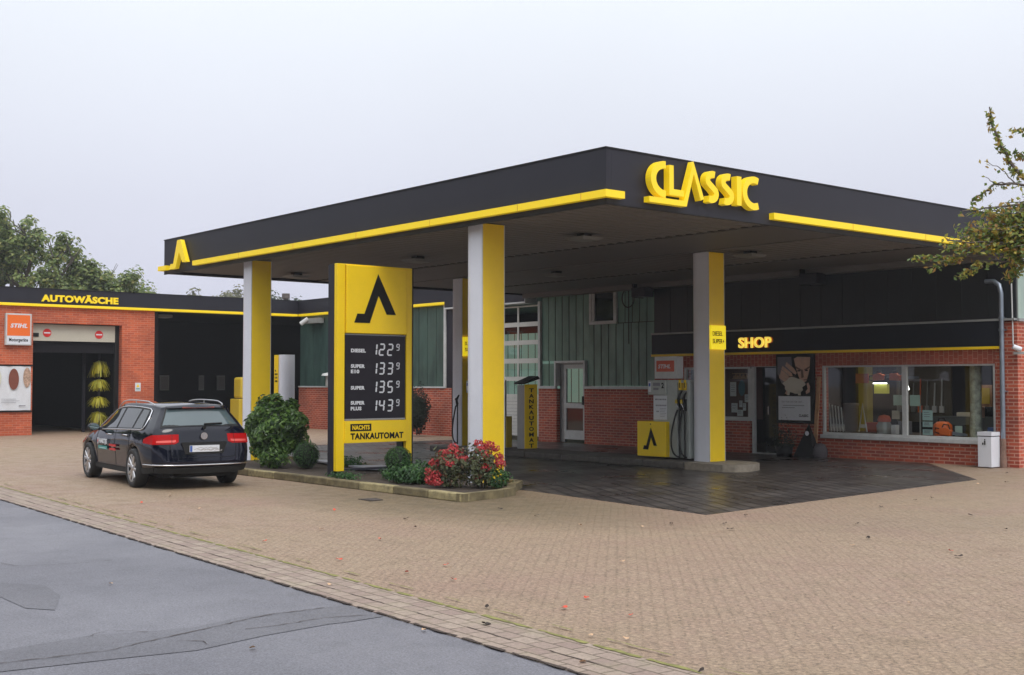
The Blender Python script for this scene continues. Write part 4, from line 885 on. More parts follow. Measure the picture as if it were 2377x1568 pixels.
# framed poster beside the door: a hand holding a pale piece, a face, and a card with writing
t = thing('poster', (-18.6, YB, 0.8), 'framed poster of a man holding a pale cut-out, between shop door and wide window', 'poster')
g = G(); g.fb(F, -19.18, -18.03, 0.80, 2.51, 0.003, 0.05, 0); obj('frame', g, 'black', t)
g = G(); u0, v0 = -19.13, 0.86; PW, PH = 1.01, 1.58
Q = lambda a, b: (u0 + a * PW, v0 + b * PH)
def ov(pts, w, m): g.prism(F, [Q(*p) for p in pts], w, w + 0.002, m)
ov([(0, 0), (1, 0), (1, 1), (0, 1)], 0.0505, 3)
ov([(0, .55), (.30, .62), (.45, .80), (.42, 1), (0, 1)], 0.053, 5)
ov([(.0, .40), (.20, .45), (.14, .56), (.02, .72), (0, .72)], 0.0535, 6)
ov([(.50, .97), (.54, .86), (.60, .75), (.67, .64), (.78, .60), (.86, .62), (.92, .72), (.96, .82), (.98, .99), (.6, 1)], 0.0535, 1)
ov([(.55, .855), (.72, .80), (.70, .775), (.56, .82)], 0.056, 2); ov([(.80, .80), (.97, .855), (.97, .83), (.83, .775)], 0.056, 2)
ov([(.60, .79), (.68, .79), (.68, .77), (.60, .77)], 0.058, 0); ov([(.84, .795), (.91, .795), (.91, .775), (.84, .775)], 0.058, 0)
ov([(.70, .80), (.76, .80), (.79, .68), (.72, .665)], 0.0565, 2)
ov([(.78, .645), (.88, .65), (.87, .635), (.79, .63)], 0.0565, 2)
for fpts in ([(.12, .80), (.36, .70), (.38, .66), (.32, .64), (.08, .72)], [(.16, .86), (.44, .74), (.46, .70), (.40, .69), (.12, .81)], [(.28, .92), (.50, .82), (.58, .75), (.55, .72), (.48, .74), (.24, .86)], [(.06, .73), (.30, .64), (.34, .60), (.28, .585), (.05, .67)]): ov(fpts, 0.0575, 1)
ov([(.34, .70), (.38, .695), (.52, .705), (.56, .695), (.34, .68)], 0.0595, 2)
ov([(.86, .42), (.96, .45), (.97, .54), (.92, .60), (.87, .58), (.90, .50), (.84, .46)], 0.0575, 1)
ov([(.22, .43), (.30, .40), (.34, .44), (.28, .48)], 0.0575, 1)
blob = [(.5 + (.31 + .035 * math.sin(5 * a) + .02 * math.sin(9 * a + 1)) * math.cos(a), .555 + (.125 + .012 * math.sin(4 * a)) * math.sin(a)) for a in [2 * math.pi * i / 40 for i in range(40)]]
ov(blob, 0.0605, 4)
ov([(.30, .40), (.36, .40), (.38, .46), (.30, .46)], 0.0605, 4); ov([(.62, .40), (.70, .40), (.70, .47), (.60, .47)], 0.0605, 4)
obj('picture', g, ['ink', 'skin', 'skin_dk', 'ink', 'beige', 'suit', 'ink'], t)
g = G(); ov2 = lambda a, b, c, d, m, w=0.0655: g.fb(F, u0 + a * PW, u0 + b * PW, v0 + c * PH, v0 + d * PH, w, w + 0.002, m)
ov2(.03, .98, .01, .385, 0, 0.063); textg(g, F, 'CENT FÜR CENT FÜR CENT ...', *[u0 + a * PW for a in (.13, .78)], *[v0 + b * PH for b in (.285, .315)], 0.0655, 0.067, 1, bold=0.0)
ov2(.17, .80, .235, .245, 1); ov2(.14, .52, .20, .21, 1); textg(g, F, 'CLASSIC', *[u0 + a * PW for a in (.64, .92)], *[v0 + b * PH for b in (.065, .105)], 0.0655, 0.067, 2, bold=0.04)
obj('card', g, ['paper', 'greyink', 'ink'], t)
# leaning timber
g = G(); g.add([(-18.0, 24.60, 0.45), (-17.9, 24.60, 0.45), (-17.9, 24.56, 0.45), (-18.0, 24.56, 0.45), (-17.95, 24.69, 1.95), (-17.86, 24.69, 1.95), (-17.86, 24.65, 1.95), (-17.95, 24.65, 1.95)], [(0, 1, 2, 3), (4, 5, 6, 7), (0, 1, 5, 4), (1, 2, 6, 5), (2, 3, 7, 6), (3, 0, 4, 7)])
for v in g.v[:4]: v.z = 0.0; v.y -= 0.06
tag(obj('timber_slat', g, 'wood'), 'pale upright timber slat leaning between the poster and the wide window', 'timber')
# dark folded awning-like triangle with round white badge
t = thing('covered_stand', (-18.0, 24.35, 0), 'dark pointed stand with round white badge in front of the brick below the wide window', 'stand')
g = G(); ap = Vector((-18.05, 24.45, 0.82)); base = [Vector((-18.38, 24.25, 0)), Vector((-17.75, 24.25, 0)), Vector((-17.78, 24.62, 0)), Vector((-18.35, 24.62, 0))]
mid = [ap.lerp(b, 0.42) + Vector((0, 0, 0.0)) for b in base]; low_ = [b.copy() for b in base]
for b in mid: b.z -= 0.0
g.grid([[ap] * 5, mid + [mid[0]], [b.lerp(c, 0.75) for b, c in zip(mid, base)] + [mid[0].lerp(base[0], 0.75)], low_ + [low_[0]]], smooth=False); obj('cover', g, 'black', t)
g = G(); g.disc(FY(24.38), -18.05, 0.58, 0.075, 0.0, 0.012, 1); g.disc(FY(24.38), -18.05, 0.58, 0.058, 0.0125, 0.016, 0); obj('badge', g, ['white', 'ink'], t)
g = G(); g.lathe((-17.68, 24.38, 0), [(0.0, 0.36), (0.11, 0.33), (0.17, 0.22), (0.18, 0.1), (0.15, 0.0)], 14); tag(obj('sack', g, mat('grey_sack', (0.08, 0.07, 0.08), 0.8)), 'rounded dark grey sack beside the dark pointed stand', 'sack')
# rubbish bin
t = thing('litter_bin', (-13.3, 24.25, 0), 'tall white litter bin with small black pictogram, at the corner of the shop', 'litter bin')
x0_, x1_, y0_, y1_ = -13.55, -13.24, 24.20, 24.55
obj('body', G().box(x0_, x1_, y0_, y1_, 0.02, 0.66), 'white', t, bevel=0.008); g = G(); g.box(x0_ + 0.01, x1_ - 0.01, y0_ + 0.01, y1_ - 0.01, 0.661, 0.69, 1); 
for a, b, c, d in ((x0_ - 0.005, x0_ + 0.04, y0_ - 0.005, y1_), (x1_ - 0.04, x1_ + 0.005, y0_ - 0.005, y1_), (x0_ + 0.041, x1_ - 0.041, y0_ - 0.005, y0_ + 0.03), (x0_ + 0.041, x1_ - 0.041, y1_ - 0.04, y1_)): g.box(a, b, c, d, 0.68, 0.76, 0)
obj('rim', g, ['white', 'black'], t)
g = G(); Fb = FY(y0_); g.fb(Fb, -13.47, -13.34, 0.46, 0.62, 0.001, 0.004, 0); g.disc(Fb, -13.385, 0.60, 0.014, 0.005, 0.008, 1, 10); g.fb(Fb, -13.40, -13.37, 0.49, 0.58, 0.005, 0.008, 1); g.fb(Fb, -13.445, -13.415, 0.49, 0.535, 0.005, 0.008, 1); obj('pictogram', g, ['paper', 'ink'], t)
# downpipe, cameras, floodlights
g = G(); g.tube([(-13.55, 24.62, 3.98), (-13.35, 24.6, 3.97), (-13.22, 24.58, 3.88), (-13.18, 24.58, 3.7), (-13.18, 24.58, 0.62)], 0.05, 12, 0); g.tube([(-13.18, 24.58, 0.62), (-13.18, 24.58, 0.22)], 0.06, 12, 1); g.tube([(-13.18, 24.58, 0.22), (-13.18, 24.58, 0.0)], 0.075, 12, 1)
for z in (3.15, 2.9, 1.6): g.tube([(-13.18, 24.58, z), (-13.18, 24.58, z + 0.05)], 0.062, 12, 0); g.box(-13.24, -13.12, 24.6, 24.70, z + 0.01, z + 0.03, 0)
tag(obj('downpipe', g, ['zinc', mat('rusty_pipe', (0.20, 0.12, 0.09), 0.8, var=0.4)]), 'grey metal downpipe with rusty foot at the corner of the shop', 'downpipe')
t = thing('wall_camera', (-12.9, 24.75, 2.5), 'small white camera on a bracket at the brick corner beside the downpipe', 'camera')
obj('bracket', G().box(-12.95, -12.70, 24.63, 24.68, 2.40, 2.45).tube([(-12.98, 24.64, 3.9), (-12.96, 24.64, 2.6)], 0.015, 6), 'frame', t); g = G(); g.tube([(-12.92, 24.55, 2.56), (-12.80, 24.66, 2.50)], 0.055, 12); obj('housing', g, 'white', t)
for (x, lb) in ((-17.95, 'dark floodlight box hanging under the canopy above the shop sign'), (-23.6, 'dark floodlight box hanging under the canopy left of the shop sign band')):
    t = thing('floodlight', (x, 24.45, 4.2), lb, 'floodlight', 'floodlights under the canopy')
    obj('bracket', G().box(x - 0.15, x - 0.10, 24.2, 24.6, 4.15, 4.545).box(x - 0.15, x + 0.3, 24.55, 24.6, 4.3, 4.5), 'black', t); obj('lamp_case', G().box(x - 0.09, x + 0.42, 24.1, 24.45, 4.16, 4.42), 'fascia', t, bevel=0.01)
g = G(); pts = [FY(24.62)(-24.32 + 0.24 * math.sin(R(a)), 4.2 + 0.27 * math.cos(R(a))) for a in range(0, 361, 15)]; g.tube(pts, 0.018, 6, cap=False); g.tube([(-24.32, 24.64, 4.5), (-24.32, 24.64, 2.9)], 0.012, 6)  # plain dark ring and hanging line in front of the glass wall
tag(obj('dark_wall_ring', g, 'black'), 'dark round ring with hanging line high on the green glass wall', 'cable')
t = thing('wall_camera', (-41.9, 24.5, 4.2), 'pale surveillance camera box below the yellow strip in the inner corner of the buildings', 'camera')
obj('bracket', G().box(-42.0, -40.9, 24.45, 24.69, 4.12, 4.32), 'grey', t); g = G(); g.tube([(-41.9, 24.25, 4.1), (-41.7, 24.45, 4.3)], 0.09, 10); obj('housing', g, 'frame', t)
# mushroom lamp post near the green wall
t = thing('vent_cap', (-40.5, 24.5, 1.67), 'short pale vent with flat cap on the sill of the green glass wall', 'vent')
g = G(); p0 = Vector((-40.45, 24.6, 1.67)); g.tube([p0, p0 + Vector((0, 0, 0.42))], 0.09, 8); obj('pole', g, 'grey', t); g = G(); g.lathe(p0 + Vector((0, 0, 0.4)), [(0.24, 0), (0.2, 0.08), (0, 0.12)], 12); obj('cap', g, 'frame', t)

# ================================================================== IN THE SHOP WINDOWS
g = G()
for (x, y, z, w_, h_) in ((-15.76, 24.79, 1.30, 0.17, 0.2), (-15.53, 24.79, 1.30, 0.34, 0.21)): pass
def sheet(x0, x1, z0, z1, y, lb, m='paper', lines=3):
    g = G(); F = FY(y); g.fb(F, x0, x1, z0, z1, 0, 0.004, 0)
    for k in range(lines): z = z1 - (z1 - z0) * (0.22 + 0.6 * k / max(1, lines)); g.fb(F, x0 + (x1 - x0) * 0.15, x1 - (x1 - x0) * random.uniform(0.15, 0.35), z - 0.008, z + 0.006, 0.0045, 0.006, 1)
    return tag(obj('notice_sheet', g, [m, 'greyink']), lb, 'notice')
PG = mat('mint_paper', (0.42, 0.56, 0.50), 0.6)
sheet(-15.95, -15.70, 1.28, 1.52, YB + 0.10, 'blank pale sheet on the glass just left of the window mullion', PG, 0); sheet(-15.52, -15.26, 1.27, 1.52, YB + 0.10, 'blank pale sheet on the glass just right of the window mullion', PG, 0)
CP = mat('card_paper', (0.42, 0.60, 0.60), 0.6)
for z0, z1, lb in ((1.03 - 0.08, 1.18, 'largest pale information card, top of the stack of three on the display post'), (0.80, 0.92, 'middle information card of the three on the display post'), (0.62, 0.745, 'lowest information card of the three on the display post')):
    sheet(-15.28, -15.03, z0, z1, YB + 0.22, lb, CP, 3)
tag(obj('display_post', G().box(-15.36, -15.335, 24.92, 24.945, 0.6, 1.32), 'grey'), 'thin upright display post left of the three information cards', 'post')
g = G(); g.lathe((-14.08, 25.1, 0.6), [(0.135, 0), (0.125, 0.3), (0.12, 0.8), (0.125, 1.2), (0.12, 2.0)], 16); tag(obj('birch_trunk', g, 'birch'), 'upright birch trunk with dark scars standing inside the wide window', 'tree trunk')
def chainsaw(x, y, z, lb, ang=0.0, m='orange', ln=0.45):
    t = thing('chainsaw', (x, y, z), lb, 'chainsaw', 'chainsaws in the window')
    ca, sa = math.cos(ang), math.sin(ang)
    g = G(); P = lambda a, b, c=0: Vector((x + a * ca, y + c, z + b + a * sa))
    g.add([P(-.14, -.07, -.06), P(.12, -.08, -.06), P(.15, .04, -.06), P(.02, .10, -.06), P(-.14, .08, -.06), P(-.14, -.07, .06), P(.12, -.08, .06), P(.15, .04, .06), P(.02, .10, .06), P(-.14, .08, .06)], [(0, 1, 2, 3, 4), (5, 6, 7, 8, 9), (0, 1, 6, 5), (1, 2, 7, 6), (2, 3, 8, 7), (3, 4, 9, 8), (4, 0, 5, 9)])
    obj('body', g, m, t, bevel=0.012)
    g = G(); g.add([P(.15, -.05, 0), P(.15 + ln, -.03, 0), P(.17 + ln, 0, 0), P(.15 + ln, .02, 0), P(.15, .03, 0)] + [P(.15, -.05, .012), P(.15 + ln, -.03, .012), P(.17 + ln, 0, .012), P(.15 + ln, .02, .012), P(.15, .03, .012)], [(0, 1, 2, 3, 4), (5, 6, 7, 8, 9), (0, 1, 6, 5), (1, 2, 7, 6), (2, 3, 8, 7), (3, 4, 9, 8), (4, 0, 5, 9)]); obj('guide_bar', g, 'zinc', t)
    g = G(); g.tube([P(-.1, .08, 0), P(-.06, .16, 0), P(.06, .16, 0), P(.1, .05, 0)], 0.014, 6); g.tube([P(-.14, .05, 0), P(-.26, .06, 0), P(-.27, -.04, 0), P(-.14, -.06, 0)], 0.016, 6); obj('handle', g, 'black', t)
    return t
chainsaw(-16.86, 25.6, 1.93, 'orange chainsaw hanging left of the window mullion, below the ceiling', 0.1); chainsaw(-16.40, 25.6, 1.93, 'orange chainsaw hanging close to the window mullion', 0.0)
chainsaw(-14.75, 25.0, 0.70, 'orange chainsaw lying on the display floor right of the cards', -0.1, 'orange', 0.35)
t = thing('leaf_blower', (-14.8, 25.15, 0.6), 'bright orange garden machine on the display floor beside the information cards', 'garden machine')
g = G(); g.lathe((-14.95, 25.2, 0.6), [(0.20, 0), (0.22, 0.12), (0.2, 0.25), (0.12, 0.32), (0, 0.33)], 14); obj('body', g, 'orange', t); obj('handle', G().tube([(-15.08, 25.2, 0.88), (-15.03, 25.2, 1.0), (-14.91, 25.2, 1.0), (-14.85, 25.2, 0.88)], 0.018, 6), 'black', t)
t = thing('garden_engine', (-16.3, 25.1, 0.6), 'red and grey motor tool with round orange cap, left of the window mullion', 'garden machine')
g = G(); g.lathe((-16.46, 25.2, 0.6), [(0.17, 0), (0.18, 0.2), (0.14, 0.26), (0.14, 0.3)], 14, 1); obj('body', g, ['orange_dim', 'grey'], t); g = G(); g.lathe((-16.46, 25.2, 0.88), [(0.15, 0), (0.16, 0.05), (0.12, 0.14), (0, 0.17)], 14); obj('cap', g, 'orange_dim', t)
tag(obj('canister', G().box(-16.16, -16.02, 25.0, 25.15, 0.6, 0.82), 'paper', bevel=0.02), 'small white canister on the display floor at the foot of the mullion', 'canister')
t = thing('shelf_box', (-14.35, 25.1, 0.6), 'black box with pale green label at the foot of the birch trunk', 'box')
obj('case', G().box(-14.62, -14.36, 25.05, 25.3, 0.6, 0.86), 'black', t); obj('label_card', G().box(-14.55, -14.38, 25.03, 25.045, 0.62, 0.84), PG, t)
for i in range(5):
    g = G(); a = -17.90 + i * 0.085
    g.tube([(a - 0.06, 25.15, 1.28 - 0.02 * i), (a + 0.10, 25.0, 0.62)], 0.014, 6)
    for k in range(4): g.tube([(a + 0.06 + 0.02 * k, 25.02, 0.80), (a + 0.06 + 0.03 * k, 25.0, 0.64)], 0.005, 4)
    tag(obj('rake', g, 'frame'), 'pale metal rake leaning in the left corner of the wide window', 'rake', 'rakes leaning in the window')
g = G(); g.tube([(-17.22, 25.3, 0.62), (-17.15, 25.35, 1.3), (-17.0, 25.3, 0.62)], 0.018, 6); g.box(-17.2, -17.03, 25.28, 25.34, 0.72, 0.80); tag(obj('spreader_frame', g, 'frame'), 'white tubular frame between the rakes and the red motor tool', 'frame')
g = G(); g.lathe((-17.66, 25.6, 0.6), [(0.17, 0), (0.18, 0.62), (0.22, 0.68), (0.16, 0.70), (0, 0.70)], 14); tag(obj('barrel', g, mat('taupe_barrel', (0.15, 0.12, 0.11), 0.7)), 'tall brown-grey barrel behind the rakes in the wide window', 'barrel')
tag(obj('price_board', G().box(-17.51, -17.16, 25.6, 25.63, 1.79, 2.02), 'orange_dim'), 'small orange-red price board below the ceiling inside the wide window', 'price board')
for k, (a, b, c, d) in enumerate(((-17.02, -16.97, 1.87, 2.03), (-16.93, -16.86, 1.87, 2.03), (-16.82, -16.74, 1.87, 2.03))): pass
g = G(); g.box(-18.11, -17.86, 26.6, 26.85, 0.02, 2.6); tag(obj('shop_pillar', g, mat('yellow_pillar', (0.42, 0.34, 0.04), 0.6)), 'dim yellow pillar inside the shop behind the orange price board', 'pillar')
t = thing('light_box', (-18.1, 27.6, 1.6), 'lit yellow-green light box with a bright white tube inside the shop', 'light box')
obj('case', G().box(-18.32, -17.93, 27.6, 27.7, 1.52, 1.76), mat('lit_green_panel', (0.5, 0.55, 0.1), 0.5, emit=(0.55, 0.50, 0.08), es=0.3), t); obj('tube', G().box(-18.32, -17.93, 27.55, 27.60, 1.77, 1.80), 'lampwhite', t)
g = G(); g.tube([(-16.98, 27.0, 1.75), (-16.94, 27.0, 1.62)], 0.03, 8); tag(obj('shop_lamp', g, 'lampwhite'), 'small bright lamp inside the shop just right of the mullion', 'lamp')
sheet(-16.25, -16.05, 0.95, 1.15, YB + 0.5, 'pale tag below the window mullion, left half of the wide window', 'beige', 0)
t = thing('pruning_saw_rack', (-17.0, 26.0, 1.2), 'wall rack with hanging long pale tools and cans at the back of the shop window', 'rack')
obj('board', G().box(-17.85, -16.3, 27.9, 27.95, 0.8, 2.2), mat('dim_board', (0.12, 0.10, 0.07), 0.8), t)
for k in range(7): obj('tool', G().tube([(-17.75 + k * 0.2, 27.85, 1.2), (-17.72 + k * 0.2, 27.85, 1.9 - 0.05 * (k % 3))], 0.02, 6).box(-17.80 + k * 0.2, -17.68 + k * 0.2, 27.83, 27.88, 1.05, 1.22), random.choice(['orange', 'wood', 'paper', 'grey']), t)
for (x, y, z, w_, h_, m_, lb) in ((-16.05, 25.3, 0.6, 0.22, 0.30, 'greyink', 'dark grey carton behind the white canister left of the mullion'), (-17.0, 25.6, 0.6, 0.5, 0.24, 'orange_dim', 'low dull red machine deck behind the white tubular frame'), (-14.55, 25.9, 1.0, 0.2, 0.26, 'skin', 'brownish carton on the counter left of the birch trunk'), (-15.2, 26.6, 1.0, 0.45, 0.10, 'beige', 'flat beige box on the counter behind the cards'), (-13.8, 25.2, 0.6, 0.16, 0.22, 'blue', 'dark bluish jug right of the birch trunk')):
    g = G(); g.box(x - w_ / 2, x + w_ / 2, y, y + 0.25, z, z + h_); tag(obj('goods_box', g, m_, bevel=0.015), lb, 'box')
g = G(); g.box(-14.75, -14.3, 26.2, 26.22, 1.25, 1.75, 0); g.box(-14.70, -14.35, 26.185, 26.199, 1.32, 1.68, 1); tag(obj('framed_picture', g, ['wood', 'yellow_dim']), 'framed ochre picture behind the birch trunk in the wide window', 'picture')
for lx in (-16.6, -14.6):
    la = bpy.data.lights.new('shop_ceiling_light', 'AREA'); la.energy = 7; la.size = 1.2; la.size_y = 0.3; la.shape = 'RECTANGLE'; la.color = (1.0, 0.92, 0.8)
    lo_ = bpy.data.objects.new('shop_ceiling_light', la); COL.objects.link(lo_); lo_.location = (lx, 25.9, 2.55)
# notices behind the small window
sheet(-20.78, -20.58, 1.45, 1.82, YB + 0.10, 'tall white notice with red heading in the window beside the shop door', 'paper', 4); sheet(-20.30, -20.12, 1.30, 1.50, YB + 0.10, 'white notice near the right edge of the window beside the shop door', 'paper', 3)
sheet(-20.74, -20.54, 1.03, 1.27, YB + 0.10, 'white framed notice low in the window beside the shop door', 'paper', 2); sheet(-20.48, -20.38, 1.17, 1.34, YB + 0.10, 'narrow white leaflet in the middle of the window beside the shop door', 'paper', 2); sheet(-20.36, -20.26, 1.08, 1.27, YB + 0.10, 'white leaflet with blue spot in the window beside the shop door', 'paper', 2); sheet(-20.55, -20.36, 0.94, 1.10, YB + 0.10, 'white leaflet lowest in the window beside the shop door', 'paper', 2)
g = G(); g.disc(FY(YB + 0.12), -20.41, 1.66, 0.11, 0, 0.004, 0, rv=0.2); tag(obj('hanging_cloth', g, mat('blue_cloth', (0.06, 0.16, 0.22), 0.8)), 'blue-grey cloth hanging in the window beside the shop door', 'cloth')
g = G()
for k in range(9): g.box(-20.8 + k * 0.06, -20.76 + k * 0.06, 24.95, 25.0, 1.92, 1.98 + 0.04 * (k % 2))
g.box(-20.82, -20.25, 24.93, 25.02, 1.90, 1.917); g.box(-20.82, -20.35, 24.93, 25.02, 2.03, 2.05); tag(obj('shelf_of_tools', g, 'wood'), 'shelf with small pale tools at the top of the window beside the shop door', 'shelf')
g = G(); g.box(-22.25, -20.1, 25.25, 25.28, 0.85, 2.2); tag(obj('display_board', g, mat('maroon_board', (0.10, 0.035, 0.03), 0.7)), 'dull maroon board behind the notices in the window beside the shop door', 'board')

# ================================================================== PARKED ESTATE CAR
K = {  # cross-section curves along the car: x from the rear bumper forward
 1: ([(0.2, .80), (0.6, .86), (1.5, .87), (3.4, .87), (4.2, .84), (4.62, .70), (4.76, .50)], [(0.2, .30), (0.6, .26), (1.6, .235), (3.3, .235), (4.2, .24), (4.76, .28)]),
 2: ([(0.2, .85), (0.6, .895), (1.5, .885), (3.4, .885), (4.2, .87), (4.62, .76), (4.76, .56)], [(0.2, .45), (4.76, .45)]),
 3: ([(0.2, .855), (0.6, .91), (1.1, .915), (2.4, .91), (3.8, .91), (4.3, .87), (4.62, .76), (4.76, .56)], [(0.2, .72), (0.6, .74), (3.8, .72), (4.4, .66), (4.76, .58)]),
 4: ([(0.2, .80), (0.6, .86), (1.1, .875), (2.4, .87), (3.4, .85), (3.9, .82), (4.4, .75), (4.62, .68), (4.76, .52)], [(0.2, 1.00), (0.6, .995), (1.2, .985), (2.4, .955), (3.3, .925), (3.8, .88), (4.3, .79), (4.62, .70), (4.76, .62)]),
 5: ([(0.5, .625), (0.8, .655), (1.5, .67), (2.3, .67), (2.7, .67), (3.1, .72), (3.4, .77), (3.7, .74), (4.3, .66), (4.62, .58), (4.76, .45)], [(0.5, 1.31), (0.8, 1.345), (1.5, 1.375), (2.3, 1.365), (2.7, 1.30), (3.1, 1.13), (3.4, .985), (3.7, .92), (4.3, .825), (4.62, .73), (4.76, .64)]),
 6: ([(0.5, .55), (0.8, .575), (1.5, .59), (2.3, .585), (2.7, .58), (3.1, .63), (3.4, .68), (3.7, .62), (4.3, .52), (4.62, .46), (4.76, .35)], [(0.5, 1.385), (0.8, 1.415), (1.5, 1.44), (2.3, 1.43), (2.7, 1.36), (3.1, 1.19), (3.4, 1.03), (3.7, .95), (4.3, .85), (4.62, .76), (4.76, .655)]),
 7: ([(0, 0), (5, 0)], [(0.42, 1.425), (0.8, 1.45), (1.5, 1.475), (2.3, 1.465), (2.7, 1.40), (3.1, 1.23), (3.4, 1.075), (3.7, .99), (4.3, .89), (4.62, .79), (4.76, .67)])}
XE_ = {1: .24, 2: .20, 3: .20, 4: .26, 5: .50, 6: .50, 7: .44}
AX = (1.08, 3.79); RA = 0.375
def cat(p, t, n=7):
    i = int(min(max(math.floor(t), 1), n - 1)); f = t - i
    a, b = p[i], p[i + 1]; a0 = p.get(i - 1, a * 2 - b); b1 = p.get(i + 2, b * 2 - a)
    k = 0.5
    if i in (4,): k = 0.35
    m0 = (b - a0) * 0.5 * k * 2 * .8; m1 = (b1 - a) * 0.5 * k * 2 * .8
    return a * (2 * f**3 - 3 * f * f + 1) + m0 * (f**3 - 2 * f * f + f) + b * (3 * f * f - 2 * f**3) + m1 * (f**3 - f * f)
def side(x, t, raw=False):
    P = {}
    for k in range(1, 8):
        xx = max(x, XE_[k]) if x < 0.6 else x
        if x < 0.6: xx = XE_[k] + (0.6 - XE_[k]) * max(0, (x - 0.2)) / 0.4
        y = interp(K[k][0], xx); z = interp(K[k][1], xx)
        if not raw and k <= 3:
            for a in AX:
                d = abs(xx - a)
                if d < RA:
                    za = 0.335 + math.sqrt(RA * RA - d * d); 
                    if k == 1: z = max(z, za)
                    elif k == 2: z = max(z, za + 0.03)
                    else: z = max(z, za + 0.07)
        P[k] = Vector((xx, y, z))
    q = cat(P, t); q.y *= 0.975; return q
def rear(t, u):
    E_ = side(0.2, min(t, 6)); c = {1: (.09, .27), 2: (.02, .44), 3: (.05, .72), 4: (.13, 1.02), 5: (.36, 1.32), 6: (.43, 1.42)}
    i = int(min(max(math.floor(t), 1), 5)); f = t - i; xc = c[i][0] * (1 - f) + c[i + 1][0] * f; zc = c[i][1] * (1 - f) + c[i + 1][1] * f
    if 2 < t < 3: xc += 0.02 * math.sin((t - 2) * math.pi) * 0
    au = abs(u)
    if t >= 5.999:
        p = side(0.2, 7 - au) if au < 1 else E_; return Vector((p.x, p.y * (1 if u >= 0 else -1), p.z))
    pw = 5.0 if t < 4.2 else 3.5
    return Vector((xc + (E_.x - xc) * au ** pw, E_.y * u, zc + (E_.z - zc) * au ** 3))
RLw = Vector((-20.33, 8.59, 0)); hd = math.atan2(0.26, -2.77); fx = Vector((math.cos(hd), math.sin(hd), 0)); ly = Vector((-fx.y, fx.x, 0))
org = RLw - fx * 1.08 - ly * 0.79
car = thing('parked_car', (org.x, org.y, 0), 'dark blue estate car with roof rails and red tail lamps parked before the planted bed', 'car', rz=hd)
FL = lambda Y: (lambda u, v, w=0.0: Vector((-u, Y + w, v)))
FRr = lambda X0: (lambda u, v, w=0.0: Vector((X0 - w, -u, v)))
xs = [0.2 + 0.4 * i / 8 for i in range(8)] + [0.6 + 0.04 * i for i in range(int((4.76 - 0.6) / 0.04) + 1)] + [4.76]
ts = [1 + i / 6 for i in range(37)]
g = G()
for sgn in (1, -1):
    rows = []
    for x in xs: rows.append([Vector((p.x, p.y * sgn, p.z)) for p in (side(x, t) for t in ts)])
    g.grid(rows)
    us = [i / 14 for i in range(15)]
    g.grid([[Vector((p.x, p.y * sgn, p.z)) for p in (rear(1 + 5 * j / 30, u) for u in us)] for j in range(31)])
    fr = [Vector((p.x, p.y * sgn, p.z)) for p in (side(4.76, t) for t in ts)]
    g.grid([fr, [Vector((4.80, p.y * 0.8, 0.3 + (p.z - 0.3) * 0.92)) for p in fr], [Vector((4.82, 0, 0.3 + (p.z - 0.3) * 0.9)) for p in fr]])
body = obj('body', g, 'carpaint', car, weld=True, local=True)
g = G(); rows = []
for x in xs: p = side(x, 1); rows.append([Vector((p.x, p.y * k * 0.995, p.z + 0.004 + (0.0 if abs(k) == 1 else 0.0))) for k in (-1, -.86, -.6, .6, .86, 1)])
g.grid(rows, smooth=False)
for a in AX:                                                   # dark wheel-house walls
    for sg in (1, -1):
        g.grid([[Vector((a + (RA + 0.02) * math.cos(R(q)), sg * 0.60, max(0.2, 0.335 + (RA + 0.02) * math.sin(R(q))))) for q in range(0, 181, 15)], [Vector((a + 0.05 * math.cos(R(q)), sg * 0.60, 0.24 + 0.05 * math.sin(R(q)))) for q in range(0, 181, 15)]], smooth=False)
g.box(0.35, 4.5, -0.6, 0.6, 0.19, 0.30); obj('underbody', g, 'underbody', car, local=True, recalc=False)
# lower black cladding on the rear bumper and sills
g = G()
for sgn in (1, -1):
    g.grid([[Vector((p.x - 0.012, p.y * sgn, p.z)) for p in (rear(1 + 0.62 * j / 6, i / 14) for i in range(15))] for j in range(7)])
    g.grid([[Vector((p.x, (p.y + 0.008) * sgn, p.z)) for p in (side(x, 1 + 0.55 * j / 4) for j in range(5))] for x in [0.2 + 0.02 * k for k in range(26)]])
    g.grid([[Vector((p.x, (p.y + 0.010) * sgn, p.z)) for p in (side(x, 1 + 0.42 * j / 3, True) for j in range(4))] for x in [1.48 + 0.1 * k for k in range(20)]])
obj('cladding', g, 'underbody', car, local=True)
def side_off(x, t, o, sgn=1, raw=False):
    p = side(x, t, raw); a = side(x + 0.02, t, raw) - p; b = side(x, min(7, t + 0.05), raw) - p; n = a.cross(b)
    n = n.normalized() if n.length > 1e-9 else Vector((0, 1, 0))
    if n.y < 0: n = -n
    q = p + n * o; return Vector((q.x, q.y * sgn, q.z))
def rear_off(t, u, o):
    p = rear(t, u); return p + Vector((-1, 0.0 + (u ** 5) * 1.0, 0.25 if t > 4.2 else 0)).normalized() * o
def pane(sgn, xa, xb, ta=4.12, tb=4.88, o=0.009, xat=None, xbt=None):
    g = G(); rows = []
    for i in range(13):
        f = i / 12; r = []
        for j in range(7):
            h = j / 6; x0 = xa + ((xat if xat is not None else xa) - xa) * h; x1 = xb + ((xbt if xbt is not None else xb) - xb) * h
            r.append(side_off(x0 + (x1 - x0) * f, ta + (tb - ta) * h, o, sgn))
        rows.append(r)
    g.grid(rows); return g
